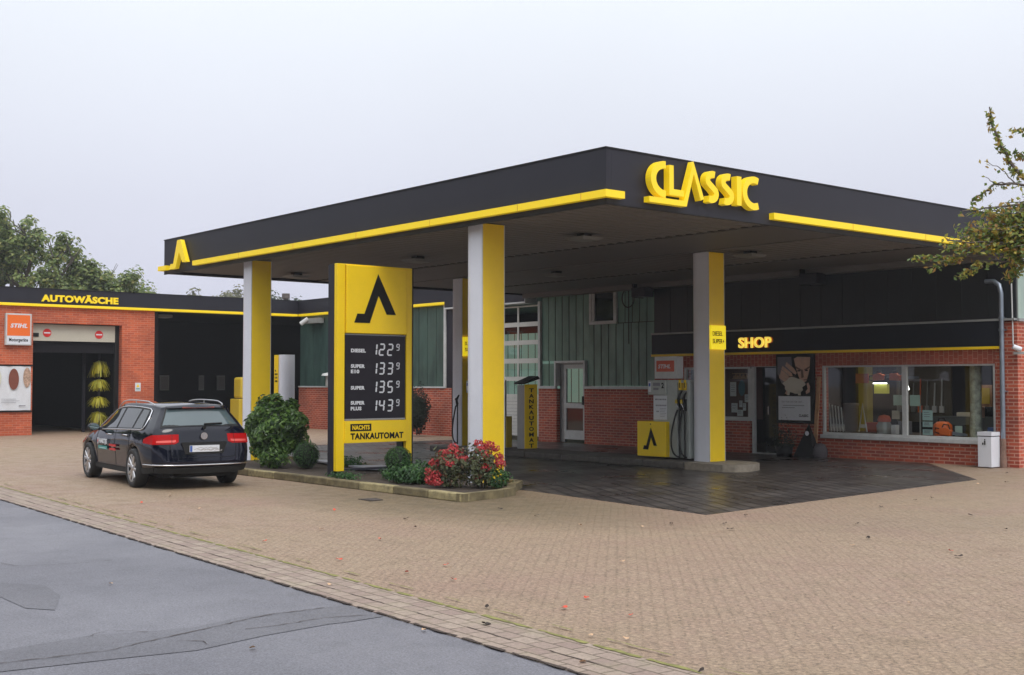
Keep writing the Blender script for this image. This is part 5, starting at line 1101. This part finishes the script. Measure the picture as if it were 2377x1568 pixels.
for sgn in (1, -1):
    g = pane(sgn, 0.66, 3.36, 4.04, 4.96, 0.005, xat=0.78, xbt=2.9); obj('window_surround', g, 'black', car, local=True)
    for a, b, at_, bt_ in ((0.74, 1.18, 0.86, 1.14), (1.26, 2.08, 1.24, 2.04), (2.18, 3.26, 2.14, 2.84)): obj('side_window', pane(sgn, a, b, 4.12, 4.86, 0.010, at_, bt_), 'carglass', car, local=True)
    pts = [side_off(3.42 - 2.66 * i / 24, 4.02, 0.012, sgn) for i in range(25)] + [side_off(0.68, 4.10, 0.012, sgn), side_off(0.655, 4.25, 0.012, sgn), side_off(0.68, 4.55, 0.012, sgn), side_off(0.74, 4.85, 0.012, sgn), side_off(0.84, 4.97, 0.012, sgn)] + [side_off(0.84 + 2.0 * i / 20, 4.98, 0.012, sgn) for i in range(1, 21)] + [side_off(2.84 + .55 * i / 6, 4.98, 0.012, sgn) for i in range(1, 7)]
    g = G(); g.tube(pts, 0.011, 6); obj('chrome_trim', g, 'chrome', car, local=True)
    pts = [side_off(0.78, 5.8, 0.0, sgn)] + [side_off(0.82 + 1.9 * i / 16, 5.75, 0.055 * min(1, math.sin(math.pi * (i + 1.2) / 18.4) * 2.0), sgn) for i in range(17)] + [side_off(2.76, 5.75, 0.0, sgn)]
    g = G(); g.tube(pts, 0.011, 8); g.tube([side_off(1.75, 5.75, 0.0, sgn), side_off(1.75, 5.75, 0.05, sgn)], 0.012, 6); obj('roof_rail', g, 'alu', car, local=True)
    g = G(); m_ = Vector((3.12, 0.985 * sgn, 0.985)); g.lathe((0, 0, 0), [(0.0, -0.05), (0.09, -0.045), (0.10, 0.0), (0.075, 0.07), (0.0, 0.09)], 14, 0, 'X')
    for v in g.v: v.y *= 1.1; v.z *= 0.72; v += m_
    g.tube([(3.16, 0.83 * sgn, 0.95), (3.13, 0.92 * sgn, 0.96)], 0.03, 8); mi = obj('mirror', g, 'carpaint', car, local=True)
    g = G(); g.disc(FRr(3.068), -0.985 * sgn, 0.985, 0.088, 0, 0.004, 0, rv=0.058); obj('mirror_glass', g, mat('mirror_glass', (0.35, 0.45, 0.45), 0.05, 0.9), mi, local=True)
    for x in (1.52, 2.45):
        g = G(); g.tube([side_off(x - 0.09, 3.62, 0.0, sgn), side_off(x - 0.07, 3.62, 0.035, sgn), side_off(x + 0.08, 3.62, 0.035, sgn), side_off(x + 0.10, 3.62, 0.0, sgn)], 0.011, 8); obj('door_handle', g, 'chrome', car, local=True)
    g = G()
    for x in (1.30, 2.13, 3.26):
        for q in range(1): g.tube([side_off(x + (0.10 if t < 2.4 and x < 1.5 else 0), t, 0.0015, sgn, True) for t in [1.5 + 2.5 * k / 14 for k in range(15)]], 0.004, 4)
    g.tube([side_off(1.5 + 1.75 * k / 10, 1.5, 0.002, sgn, True) for k in range(11)], 0.004, 4); obj('door_gap', g, 'black', car, local=True)
    # tail lamp, wrapping from the tailgate round the corner
    g = G()
    u_in = 0.52
    top = lambda u: 3.72 - 0.10 * max(0, (0.6 - u)) ; bot = lambda u: 3.18 + 0.18 * max(0, (0.6 - u)) / 0.13
    us_ = [u_in + (1 - u_in) * i / 16 for i in range(17)]
    R_ = lambda t, u, o: (lambda p: Vector((p.x, p.y * sgn, p.z)))(rear_off(t, u, o))
    rowsA = [[R_(bot(u) + (top(u) - bot(u)) * j / 6, u, 0.012 * min(1, (u - u_in) * 12 + .3)) for j in range(7)] for u in us_]
    rowsB = [[side_off(0.20 + 0.34 * i / 8, 3.18 + (3.72 - 0.30 * (i / 8) ** 1.5 - 3.18) * j / 6, 0.010, sgn) for j in range(7)] for i in range(9)]
    g.grid(rowsA); g.grid([rowsA[-1], rowsB[0]]); g.grid(rowsB); tl = obj('tail_lamp', g, 'red_lamp', car, local=True)
    g = G(); rowsC = [[R_(bot(u) + 0.10 + 0.12 * j, u, 0.016) for j in range(2)] for u in us_[2:15]]; g.grid(rowsC); obj('lamp_band', g, 'red_lamp_band', tl, local=True)
    g = G(); pts = [R_(bot(0.66) + (3.72 - bot(.66)) * j / 6, 0.66, 0.016) for j in range(7)]; g.tube(pts, 0.004, 4); g.tube([R_(3.15 - 0.75 * k / 8, 0.70 - 0.04 * k / 8, 0.003) for k in range(9)] + [R_(2.36, 0.62 * (1 - k / 6), 0.003) for k in range(1, 7)], 0.004, 4); obj('tailgate_gap', g, 'black', car, local=True)
    g = G(); g.box(0.055, 0.065, *sorted((sgn * 0.42, sgn * 0.52)), 0.705, 0.72)
    for ax in AX:                                              # wheels
        w = obj('wheel', G().lathe((ax, sgn * 0.80, 0.335), [(0.22, -0.10), (0.23, 0.085)], 28, 0, 'Y'), 'black', car, local=True)
        g = G(); g.lathe((ax, sgn * 0.80, 0.335), [(0.235, -0.105), (0.30, -0.112), (0.328, -0.095), (0.335, -0.05), (0.335, 0.05), (0.328, 0.095), (0.30, 0.112), (0.24, 0.105), (0.235, 0.09)], 40, 0, 'Y'); obj('tyre', g, 'rubber', w, local=True)
        g = G(); yo = sgn * (0.80 + 0.0)
        g.lathe((ax, yo, 0.335), [(0.215, sgn * 0.085), (0.24, sgn * 0.105), (0.236, sgn * 0.06), (0.22, sgn * 0.0)], 40, 0, 'Y')
        for k in range(5):
            for dd in (-0.13, 0.13):
                a = R(90 + 72 * k + 9) + dd; a2 = R(90 + 72 * k + 9) + dd * 2.2
                p0 = Vector((ax + 0.045 * math.cos(a), yo + sgn * 0.075, 0.335 + 0.045 * math.sin(a))); p1 = Vector((ax + 0.222 * math.cos(a2), yo + sgn * 0.095, 0.335 + 0.222 * math.sin(a2)))
                tn = Vector((-math.sin(a), 0, math.cos(a))); o_ = Vector((0, sgn * 0.022, 0))
                g.add([p0 - tn * .022, p0 + tn * .022, p1 + tn * .03, p1 - tn * .03, p0 - tn * .012 + o_, p0 + tn * .012 + o_, p1 + tn * .018 + o_ * .5, p1 - tn * .018 + o_ * .5], [(0, 1, 2, 3), (4, 5, 6, 7), (0, 1, 5, 4), (1, 2, 6, 5), (2, 3, 7, 6), (3, 0, 4, 7)])
        g.lathe((ax, yo, 0.335), [(0.065, sgn * 0.06), (0.06, sgn * 0.10), (0.0, sgn * 0.104)], 16, 0, 'Y'); obj('rim', g, 'alu', w, local=True)
        g = G(); g.lathe((ax, yo, 0.335), [(0.0, sgn * 0.02), (0.225, sgn * 0.02)], 24, 0, 'Y'); obj('brake_disc', g, 'black', w, local=True)
g = G(); g.grid([[rear_off(4.14 + 1.62 * j / 8, -0.90 + 1.80 * i / 20, 0.008) for i in range(21)] for j in range(9)]); obj('rear_surround', g, 'black', car, local=True)
g = G(); g.grid([[rear_off(4.20 + 1.10 * j / 8, (-0.86 + 1.72 * i / 20), 0.013) for i in range(21)] for j in range(9)]); obj('rear_window', g, 'rearglass', car, local=True)
g = G(); g.grid([[rear(5.55 + 0.45 * j / 3, -0.93 + 1.86 * i / 16) + Vector((-0.05 - 0.03 * (1 - j / 3), 0, 0.012 * (j / 3))) for i in range(17)] for j in range(4)]); g.grid([[rear(5.999, -0.93 + 1.86 * i / 16) + Vector((-0.05, 0, 0.012)) for i in range(17)], [rear(5.999, -0.93 + 1.86 * i / 16) + Vector((0.05, 0, 0.0)) for i in range(17)]]); obj('roof_spoiler', g, 'carpaint', car, local=True)
g = G(); p = rear_off(5.42, 0, 0.05); g.box(p.x - 0.01, p.x + 0.02, -0.28, 0.28, p.z - 0.008, p.z + 0.012); obj('brake_light', g, 'orange_dim', car, local=True)
g = G(); g.tube([rear_off(4.24, -0.05, 0.03), rear_off(4.26, -0.25, 0.03), rear_off(4.28, -0.48, 0.028)], 0.014, 6); g.disc(FRr(0.13), 0.02, 1.045, 0.03, 0.01, 0.05, 0, 12); obj('wiper', g, 'black', car, local=True)
g = G(); g.tube([rear_off(1.86 - 0.00, -1 + 2 * i / 30, 0.016) for i in range(31)], 0.012, 6); 
for sgn in (1, -1): g.tube([side_off(0.20 + 0.40 * i / 10, 1.86, 0.012, sgn, True) for i in range(11)], [0.012] * 8 + [0.010, 0.008, 0.004], 6)
obj('bumper_strip', g, 'chrome', car, local=True)
Fr = FRr(0.04)
g = G(); g.prism(Fr, [(-0.40, 0.80), (0.40, 0.80), (0.33, 0.60), (-0.33, 0.60)], 0.0, 0.012); obj('plate_recess', g, 'underbody', car, local=True, bevel=0.004)
pl = obj('number_plate', G().fb(Fr, -0.26, 0.26, 0.635, 0.745, 0.013, 0.022), 'paper', car, local=True)
g = G(); g.fb(Fr, -0.255, -0.215, 0.64, 0.74, 0.023, 0.0245, 0)
for k in range(7):
    a = -0.19 + 0.06 * k; z = 0.67 + 0.02 * math.sin(k * 1.9); g.stroke(Fr, [(a, z), (a + 0.05, z + 0.02), (a + 0.12, z - 0.005 + 0.01 * (k % 3)), (a + 0.17 if k < 5 else a + .13, z + 0.015)], 0.008, 0.023 + 0.0005 * k, 0.0245 + 0.0005 * k, 1)
obj('plate_smear', g, ['blue', mat('plate_grey', (0.42, 0.40, 0.38), 0.6)], pl, local=True)
# round badge with interlaced strokes
Fb = FRr(0.065); zb = 0.90
g = G(); g.disc(Fb, 0, zb, 0.058, 0, 0.02, 0, 28); g.disc(Fb, 0, zb, 0.050, 0.0205, 0.022, 1, 28)
g.stroke(Fb, [(-0.024, zb + 0.04), (0, zb + 0.002), (0.024, zb + 0.04)], 0.009, 0.0225, 0.027, 0); g.stroke(Fb, [(-0.043, zb + 0.022), (-0.020, zb - 0.038), (0, zb - 0.006), (0.020, zb - 0.038), (0.043, zb + 0.022)], 0.009, 0.0225, 0.027, 0)
obj('badge', g, ['chrome', 'greyink'], car, local=True)
# door lettering
Fs = FL(0.917)
g = G(); textg(g, Fs, 'HARTJE', -2.98, -2.50, 0.67, 0.78, 0.0, 0.003, 0, bold=0.045); g.fb(Fs, -3.03, -2.48, 0.59, 0.65, 0, 0.003, 1); g.fb(Fs, -2.95, -2.56, 0.605, 0.615, 0.0035, 0.005, 0); g.disc(Fs, -3.06, 0.73, 0.035, 0, 0.003, 0, 16, rv=0.06); g.disc(Fs, -3.06, 0.73, 0.02, 0.0035, 0.005, 2, 12, rv=0.03)
for k in range(2):
    u = -2.36 + 0.03 * k
    while u < -1.98: g.fb(Fs, u, u + 0.035, 0.66 - 0.07 * k, 0.70 - 0.07 * k, 0, 0.003, 2); u += 0.045
obj('door_lettering', g, ['paper', 'teal', 'red'], car, local=True)
g = G(); g.tube([(0.16, 0.52, 0.235), (0.10, 0.52, 0.225)], 0.028, 12); obj('exhaust', g, 'black', car, local=True)

# ================================================================== PLANTS
def shrub(name, loc, r, label, cat, mt, count, ln, wd, group=None, stems=0, seed=1, shell=0.5, rough=0.3, stemh=None, zc=None):
    t = thing(name, (loc[0], loc[1], 0.09), label, cat, group); g = G(); zc = zc or r[2] + 0.08
    leafcloud(g, (loc[0], loc[1], zc), r, count, ln, wd, 0, shell, rough, seed, zmin=0.10); obj('foliage', g, mt, t, recalc=False)
    g = G()
    for i in range(stems or 5):
        a = random.uniform(0, 6.28); q = random.uniform(0.2, 0.75); p0 = Vector((loc[0] + 0.06 * math.cos(a), loc[1] + 0.06 * math.sin(a), 0.05)); p1 = Vector((loc[0] + r[0] * q * math.cos(a), loc[1] + r[1] * q * math.sin(a), zc + r[2] * random.uniform(-.1, .6)))
        g.tube([p0, p0.lerp(p1, .5) + Vector((0, 0, 0.08)), p1], [0.014, 0.01, 0.005], 5)
    obj('stems', g, 'bark', t); return t
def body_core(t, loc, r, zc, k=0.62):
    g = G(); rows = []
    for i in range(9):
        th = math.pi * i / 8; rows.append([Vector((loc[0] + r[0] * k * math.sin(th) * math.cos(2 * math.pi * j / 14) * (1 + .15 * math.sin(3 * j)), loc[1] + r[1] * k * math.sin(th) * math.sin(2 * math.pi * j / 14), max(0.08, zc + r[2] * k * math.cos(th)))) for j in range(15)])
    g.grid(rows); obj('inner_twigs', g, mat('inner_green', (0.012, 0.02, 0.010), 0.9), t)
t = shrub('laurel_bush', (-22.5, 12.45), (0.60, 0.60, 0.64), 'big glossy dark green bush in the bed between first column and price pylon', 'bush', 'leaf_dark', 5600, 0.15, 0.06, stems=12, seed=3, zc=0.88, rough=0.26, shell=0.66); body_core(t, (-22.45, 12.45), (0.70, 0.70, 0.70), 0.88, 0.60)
t = shrub('low_shrub', (-22.0, 12.12), (0.42, 0.3, 0.22), 'leafy low plant at the foot of the big dark bush', 'plant', 'leaf_dark', 600, 0.10, 0.045, seed=9)
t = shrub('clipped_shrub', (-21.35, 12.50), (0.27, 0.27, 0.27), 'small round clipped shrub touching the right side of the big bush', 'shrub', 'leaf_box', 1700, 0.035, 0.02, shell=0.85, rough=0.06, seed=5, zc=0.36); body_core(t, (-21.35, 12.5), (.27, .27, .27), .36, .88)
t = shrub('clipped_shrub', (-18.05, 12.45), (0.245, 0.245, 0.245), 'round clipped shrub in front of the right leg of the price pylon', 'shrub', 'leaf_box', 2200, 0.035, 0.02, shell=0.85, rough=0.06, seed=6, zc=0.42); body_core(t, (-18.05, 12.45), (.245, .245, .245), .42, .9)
g = G(); leafcloud(g, (-18.05, 12.40, 0.18), (0.34, 0.28, 0.12), 380, 0.07, 0.035, 0, 0.3, 0.3, 4, zmin=0.1); tag(obj('low_plant', g, 'leaf_low', recalc=False), 'bright green leaves around the foot of the clipped shrub before the pylon leg', 'plant')
g = G(); leafcloud(g, (-21.3, 13.5, 0.17), (0.45, 0.25, 0.14), 420, 0.08, 0.03, 0, 0.3, 0.6, 8, zmin=0.1); tag(obj('low_plant', g, 'leaf_low', recalc=False), 'spiky low plant between the big bush and the price pylon', 'plant')
g = G(); leafcloud(g, (-18.75, 11.75, 0.13), (0.5, 0.16, 0.08), 300, 0.07, 0.03, 0, 0.2, 0.6, 2, zmin=0.1); tag(obj('low_plant', g, 'leaf_low', recalc=False), 'small creeping green plant at the kerb just right of the price pylon', 'plant')
g = G(); leafcloud(g, (-17.35, 12.25, 0.20), (0.52, 0.36, 0.24), 1300, 0.075, 0.045, 0, 0.4, 0.35, 14, zmin=0.1); tag(obj('low_plant', g, 'leaf_low', recalc=False), 'dense bright green low plant left of the red flowering bush', 'plant')
g = G(); leafcloud(g, (-16.78, 12.35, 0.26), (0.26, 0.25, 0.2), 500, 0.075, 0.045, 0, 0.4, 0.35, 15, zmin=0.1); tag(obj('low_plant', g, 'leaf_low', recalc=False), 'small green plant squeezed between the low plant and the red flowering bush', 'plant')
# flowering bushes
def flowering(cx, cy, rx, ry, h, label, heads, seed):
    random.seed(seed); t = thing('flowering_bush', (cx, cy, 0.09), label, 'flowering bush')
    g = G(); leafcloud(g, (cx, cy, h * 0.52 + .06), (rx, ry, h * 0.48), 800, 0.085, 0.055, 0, 0.35, 0.4, seed, zmin=0.12); obj('foliage', g, 'leaf_flower', t, recalc=False)
    g = G()
    for i in range(16):
        a = random.uniform(0, 6.28); q = random.uniform(.3, .9); g.tube([(cx + .05 * math.cos(a), cy + .05 * math.sin(a), .05), (cx + rx * q * .5 * math.cos(a), cy + ry * q * .5 * math.sin(a), h * .35), (cx + rx * q * math.cos(a), cy + ry * q * math.sin(a), h * random.uniform(.6, .9))], [.012, .008, .004], 5)
    obj('stems', g, 'bark', t)
    for (dx, dy, dz) in heads:
        g = G(); c = Vector((cx + dx, cy + dy, dz))
        for i in range(60): d = rnd3().normalized(); leaf(g, c + Vector((d.x * .085, d.y * .085, d.z * .06 + .01)) * random.uniform(.7, 1.1), d + rnd3() * .4, 0.05, 0.035)
        obj('flower_head', g, 'petal', t, recalc=False)
    return t
hA = [(a_ * 0.78, b_, c_ * 0.82) for a_, b_, c_ in [(-.42, -.10, .18), (-.36, -.2, .28), (-.40, 0, .46), (-.28, .1, .62), (-.15, -.05, .76), (-.05, .1, .88), (.04, 0, .80), (.0, -.15, .66), (.14, .1, .78), (.22, .0, .70), (-.2, -.22, .58), (.02, -.3, .36), (-.12, -.34, .24), (.26, -.15, .58), (.1, -.32, .22), (.3, .1, .66), (-.3, -.25, .40)]]
flowering(-16.12, 12.15, 0.34, 0.34, 0.66, 'red flowering bush left, in front of the white face of the nearest column', hA, 21)
hB = [(a_ * 0.78, b_, c_ * 0.80) for a_, b_, c_ in [(-.25, .1, .98), (-.05, .0, .86), (-.1, .15, .90), (.12, .1, .97), (.22, .15, .90), (.18, .0, .78), (.2, .25, .72), (.32, .2, .62), (.38, .15, .58), (.05, -.1, .34), (.25, -.05, .52), (-.15, -.05, .62)]]
flowering(-15.74, 12.50, 0.33, 0.34, 0.70, 'taller red flowering bush in front of the yellow face of the nearest column', hB, 22)
g = G(); leafcloud(g, (-15.45, 12.62, 0.24), (0.22, 0.2, 0.18), 420, 0.06, 0.04, 0, 0.4, 0.35, 31, zmin=0.1); tag(obj('low_plant', g, 'leaf_low', recalc=False), 'green plant at the right tip of the planted bed beside the flowering bush', 'plant')
random.seed(11)
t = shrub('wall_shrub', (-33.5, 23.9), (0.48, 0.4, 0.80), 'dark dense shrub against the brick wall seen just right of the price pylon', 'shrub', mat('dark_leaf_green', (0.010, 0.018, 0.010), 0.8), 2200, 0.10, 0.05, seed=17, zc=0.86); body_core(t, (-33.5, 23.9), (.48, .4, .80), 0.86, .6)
g = G(); leafcloud(g, (-18.6, 24.2, 0.42), (0.32, 0.26, 0.42), 700, 0.07, 0.03, 0, 0.4, 0.4, 31, zmin=0.25)
t = thing('potted_plant', (-18.6, 24.2, 0), 'dark leafy potted plant under the framed poster by the shop door', 'potted plant'); obj('foliage', g, mat('pot_leaf', (0.02, 0.028, 0.014), 0.7), t, recalc=False); g = G(); g.lathe((-18.6, 24.2, 0), [(0, 0), (.18, 0), (.22, .28), (.19, .28), (.17, .24), (0, .24)], 16); obj('pot', g, 'black', t)

# ================================================================== TREES
def branchy(g, p, d, ln, r, lvl, maxl, tips, bend=0.25, spread=0.6, seg=4, up=0.1, kids=(3, 4)):
    pts = [p]; rs = [r]; q = p
    for i in range(seg):
        d = (d + rnd3() * bend + Vector((0, 0, up))).normalized(); q = q + d * ln / seg; pts.append(q); rs.append(r * (1 - 0.45 * (i + 1) / seg))
        if lvl >= maxl - 1: tips.append((q.copy(), d.copy(), lvl))
    g.tube(pts, rs, 7 if lvl < 2 else 4, cap=False)
    if lvl < maxl:
        for k in range(random.randint(*kids)):
            f = random.uniform(0.45, 1.0); i = min(seg - 1, int(f * seg)); b = pts[i].lerp(pts[i + 1], f * seg - i) if i < seg else pts[-1]
            nd = (d + rnd3().normalized() * spread * 1.5 + Vector((0, 0, up))).normalized(); branchy(g, b, nd, ln * random.uniform(0.55, 0.8), r * 0.5, lvl + 1, maxl, tips, bend, spread, seg, up, kids)
def tree(name, loc, label, h, mt, seed, r=0.3, clump=0.55, per=22, ln=0.22, wd=0.14, maxl=4, spread=0.75, group=None, gap=-0.28, trunk_h=0.35):
    random.seed(seed); t = thing(name, loc, label, 'tree', group); g = G(); tips = []
    p = Vector(loc); tp = p + Vector((0.1 * r, 0, h * trunk_h)); g.tube([p, p.lerp(tp, .5) + Vector((.1, .05, 0)), tp], [r * 1.25, r, r * .8], 10, cap=False)
    for k in range(6):
        a = k * 1.05 + random.uniform(-.3, .3); d = Vector((math.cos(a) * spread, math.sin(a) * spread, random.uniform(.45, 1.1))).normalized(); branchy(g, tp - Vector((0, 0, random.uniform(0, h * .08))), d, h * random.uniform(.26, .36), r * .55, 1, maxl, tips, up=0.06)
    obj('trunk', g, 'bark', t); g = G()
    for (q, d, l) in tips:
        if noise.noise(q * 0.6) < gap: continue
        for i in range(per):
            v = rnd3(); leaf(g, q + Vector((v.x * clump, v.y * clump, v.z * clump * .7)), v + Vector((0, 0, .7)), ln * random.uniform(.6, 1.2), wd * random.uniform(.7, 1.2))
    obj('crown', g, mt, t, recalc=False); return t
tree('oak_tree', (-71.0, 23.8, 0), 'large spreading oak with sky showing through its crown behind the car wash roof', 11.0, 'leaf_oak', 5, r=0.6, clump=0.42, per=26, ln=0.27, wd=0.19, gap=-0.14)
tree('small_oak', (-70.3, 27.5, 0), 'lower rounded tree to the right of the large oak behind the car wash roof', 9.3, 'leaf_oak', 8, r=0.3, clump=0.55, per=22, ln=0.28, wd=0.18)
for (x, y, h_, m_, lb, sd_) in ((-139, 67, 14.5, 'leaf_far', 'pale yellowish tree in the haze left of the first column, above the roof', 31), (-136, 71.5, 13.5, 'leaf_far', 'pale yellowish tree crown half hidden by the first column, far in the haze', 32), (-133.5, 73.0, 15.3, 'leaf_far2', 'grey-green far tree seen on both sides of the first column', 33)):
    tree('distant_tree', (x, y, 0), lb, h_, m_, sd_, r=0.4, clump=1.0, per=20, ln=0.6, wd=0.4, maxl=3, spread=0.8)
# trees across the road, behind the camera: mirrored in glass and paint, made tall and dense to block low sky light
spots_ = [(-92, -12), (-82, -6), (-74, -13), (-64, -10)] + [(-54 + 7.5 * k, -15 - 2.5 * (k % 3)) for k in range(13)] + [(44, -4), (46, 8), (42, 20)]
for i, (x, y) in enumerate(spots_):
    random.seed(60 + i)
    if i == 0: bt = tree('roadside_tree', (x, y, 0), 'tall green tree across the road, outside the picture, mirrored in windows and blocking low sky', 15, 'leaf_oak', 50, r=0.35, clump=1.3, per=26, ln=0.8, wd=0.55, maxl=3, spread=0.9, group='roadside trees across the road', gap=-1, trunk_h=0.22)
    else: copy_tree(bt, (x, y, 0), random.uniform(0, 6))
# the autumn tree at the right edge: trunk outside the frame, branches reaching in
random.seed(77)
t = thing('fruit_tree', (-5.0, 14.2, 0), 'tree with thin twigs and green to yellow autumn leaves reaching in from the right edge', 'tree')
g = G(); lg = G(); T0 = Vector((-5.0, 14.2, 0))
g.tube([T0, T0 + Vector((0, 0, 1.2)), T0 + Vector((-.15, -.1, 2.4)), T0 + Vector((-.35, -.3, 3.2))], [.16, .13, .10, .07], 10, cap=False)
def twig(pts, r0, leaves, jit=0.0, dens=1.0, spreadl=0.07):
    P = [Vector(p) for p in pts]; fine = []
    for i in range(len(P) - 1):
        for k in range(4): fine.append(P[i].lerp(P[i + 1], k / 4) + rnd3() * 0.012)
    fine.append(P[-1]); n_ = len(fine); g.tube(fine, [r0 * (1 - .8 * i / (n_ - 1)) + .0015 for i in range(n_)], 5, cap=False)
    for i in range(int(leaves * 3.1)):
        f = random.random() ** 0.8 * (n_ - 1.01); i0 = int(f); b = fine[i0].lerp(fine[i0 + 1], f - i0); d = rnd3().normalized(); c = b + d * spreadl * random.uniform(.4, 1) - Vector((0, 0, .025)); leaf(lg, c, rnd3() + Vector((0, 0, .5)), random.uniform(.045, .08), random.uniform(.026, .042), fold=.15)
A = Vector((-5.35, 13.9, 3.2))
twig([A, (-6.0, 13.1, 3.55), (-6.42, 12.48, 3.98), (-6.49, 12.39, 4.12), (-6.56, 12.28, 4.32), (-6.62, 12.21, 4.53), (-6.63, 12.18, 4.74)], .03, 75, spreadl=.055)
twig([A, (-5.9, 13.2, 4.0), (-6.2, 12.8, 4.4), (-6.40, 12.47, 4.50), (-6.50, 12.35, 4.48)], .02, 40, spreadl=.055)
twig([(-6.2, 12.8, 4.1), (-6.41, 12.48, 4.22), (-6.48, 12.38, 4.27)], .010, 22, spreadl=.055)
twig([(-6.47, 12.4, 3.92), (-6.53, 12.34, 4.02), (-6.6, 12.25, 4.11), (-6.68, 12.15, 4.16)], .006, 3)
twig([(-6.5, 12.35, 3.91), (-6.63, 12.23, 3.94), (-6.69, 12.15, 4.0)], .006, 2)
twig([A, (-6.1, 12.95, 3.85), (-6.42, 12.48, 3.91), (-6.62, 12.25, 3.92), (-6.7, 12.15, 3.82), (-6.78, 12.07, 3.75)], .02, 30, spreadl=.04)
def spray(c0, c1, n, r=.018, lv=26, sp=.09, fan=.35):
    a = Vector(c0); b = Vector(c1)
    for k in range(n):
        e_ = b + Vector((random.uniform(-fan, fan) * .5, random.uniform(-fan, fan) * .5, random.uniform(-fan, fan) * .42)); m_ = a.lerp(e_, .5) + rnd3() * .08; twig([a, m_, e_], r * random.uniform(.4, .8), lv, spreadl=sp)
twig([A, (-6.05, 13.0, 3.5), (-6.42, 12.49, 3.7), (-6.64, 12.23, 3.66), (-6.85, 11.99, 3.63)], .025, 40)
spray((-6.2, 12.8, 3.55), (-6.62, 12.3, 3.52), 12, lv=26); spray((-6.1, 12.9, 3.35), (-6.55, 12.35, 3.30), 14, lv=30); spray((-6.3, 12.7, 3.4), (-6.80, 12.05, 3.38), 10, lv=26, fan=.3); spray((-6.0, 12.9, 3.75), (-6.42, 12.5, 3.75), 9, lv=18)
spray((-5.9, 13.1, 3.2), (-6.45, 12.5, 3.15), 10, lv=26)
spray((-6.4, 12.5, 3.28), (-6.95, 11.9, 3.27), 6, lv=18, fan=.16)
twig([(-6.3, 12.6, 3.15), (-6.88, 11.97, 3.14), (-7.06, 11.75, 3.15), (-7.22, 11.57, 3.13)], .008, 34, spreadl=.05); twig([(-6.88, 11.97, 3.13), (-6.96, 11.88, 3.11), (-7.1, 11.72, 3.03)], .006, 24, spreadl=.05)
twig([(-6.44, 12.5, 3.09), (-6.73, 12.16, 3.08), (-6.89, 11.98, 2.95)], .007, 40, spreadl=.06); twig([(-6.44, 12.5, 3.05), (-6.56, 12.37, 2.95)], .006, 34, spreadl=.07)
spray((-5.7, 13.4, 3.4), (-6.1, 13.0, 4.0), 8, lv=20); spray((-5.2, 14.1, 3.3), (-4.8, 14.6, 4.3), 16, lv=24, fan=1.2); spray((-5.2, 14.1, 3.1), (-4.2, 14.0, 3.6), 12, lv=24, fan=1.2); spray((-5.4, 13.9, 3.3), (-5.6, 13.9, 4.6), 10, lv=20, fan=.9)
obj('trunk', g, 'bark_grey', t); obj('crown', lg, 'leaf_pear', t, recalc=False)

# ================================================================== FALLEN LEAVES
def fallen(p, m, s, lb, grp, proto={}):
    if m in proto: o = proto[m].copy(); COL.objects.link(o)
    else:
        g = G(); pts = [(math.cos(a) * (1 + .25 * math.sin(5 * a)), math.sin(a) * .62, .18 * math.sin(2.3 * a) + .2) for a in [2 * math.pi * i / 14 for i in range(14)]]
        g.add([(0, 0, .05)] + pts, [(0, i + 1, (i + 1) % 14 + 1) for i in range(14)]); o = obj('fallen_leaf', g, m, recalc=False); proto[m] = o
    o.location = (p[0], p[1], 0.018); o.scale = (s, s, s); o.rotation_euler = (random.uniform(-.3, .3), random.uniform(-.3, .3), random.uniform(0, 6.28)); tag(o, lb, 'fallen leaf', grp)
random.seed(99)
for p in [(-12.39, 6.73), (-10.63, 6.61), (-11.72, 7.83), (-9.51, 6.66), (-8.89, 6.74), (-9.63, 7.21), (-7.21, 6.57), (-6.66, 6.76), (-7.43, 7.02), (-7.0, 11.93), (-17.51, 7.46), (-14.79, 9.12)]: fallen(p, 'leaf_red', random.uniform(.022, .036), 'small red fallen leaf lying on the paving', 'red fallen leaves')
for p in [(-12.98, 7.82), (-9.37, 5.73), (-16.2, 7.75), (-10.65, 4.26), (-7.47, 3.97), (-7.21, 5.2), (-14.94, 7.03), (-6.31, 6.0), (-5.74, 5.39), (-6.08, 6.12), (-5.58, 8.86), (-7.93, 11.5), (-11.26, 10.53), (-8.7, 8.71), (-10.64, 11.0), (-11.29, 20.15), (-18.31, 8.26)]: fallen(p, 'leaf_tan', random.uniform(.02, .035), 'small pale tan fallen leaf on the ground', 'pale fallen leaves')
for p in [(-7.63, 6.12), (-7.09, 5.68), (-6.73, 11.61), (-10.64, 13.0), (-10.61, 11.5), (-10.12, 15.39), (-10.39, 17.18), (-8.71, 15.34), (-9.75, 11.62), (-13.42, 11.0), (-10.18, 12.02), (-10.36, 16.66), (-12.3, 23.06), (-13.24, 9.26), (-12.41, 8.81), (-12.41, 10.81), (-5.09, 5.78), (-11.16, 20.91), (-9.1, 13.3), (-8.2, 12.2), (-7.6, 14.2)]: fallen(p, 'leaf_brown', random.uniform(.025, .045), 'small dark brown fallen leaf on the beige paving', 'dark fallen leaves')

# ================================================================== HAZE
HZ = nodes('haze_air'); m = HZ[0]; n, l = HZ[1], HZ[2]; n.remove(HZ[3])
pv = n.new('ShaderNodeVolumePrincipled'); pv.inputs['Color'].default_value = (0.93, 0.95, 1.0, 1); pv.inputs['Density'].default_value = 0.0007; pv.inputs['Anisotropy'].default_value = 0.2; l.new(pv.outputs[0], n['Material Output'].inputs['Volume'])
g = G(); g.box(-750, 450, -450, 850, -1.0, 18.0); hz = obj('haze', g, m); hz['kind'] = 'stuff'
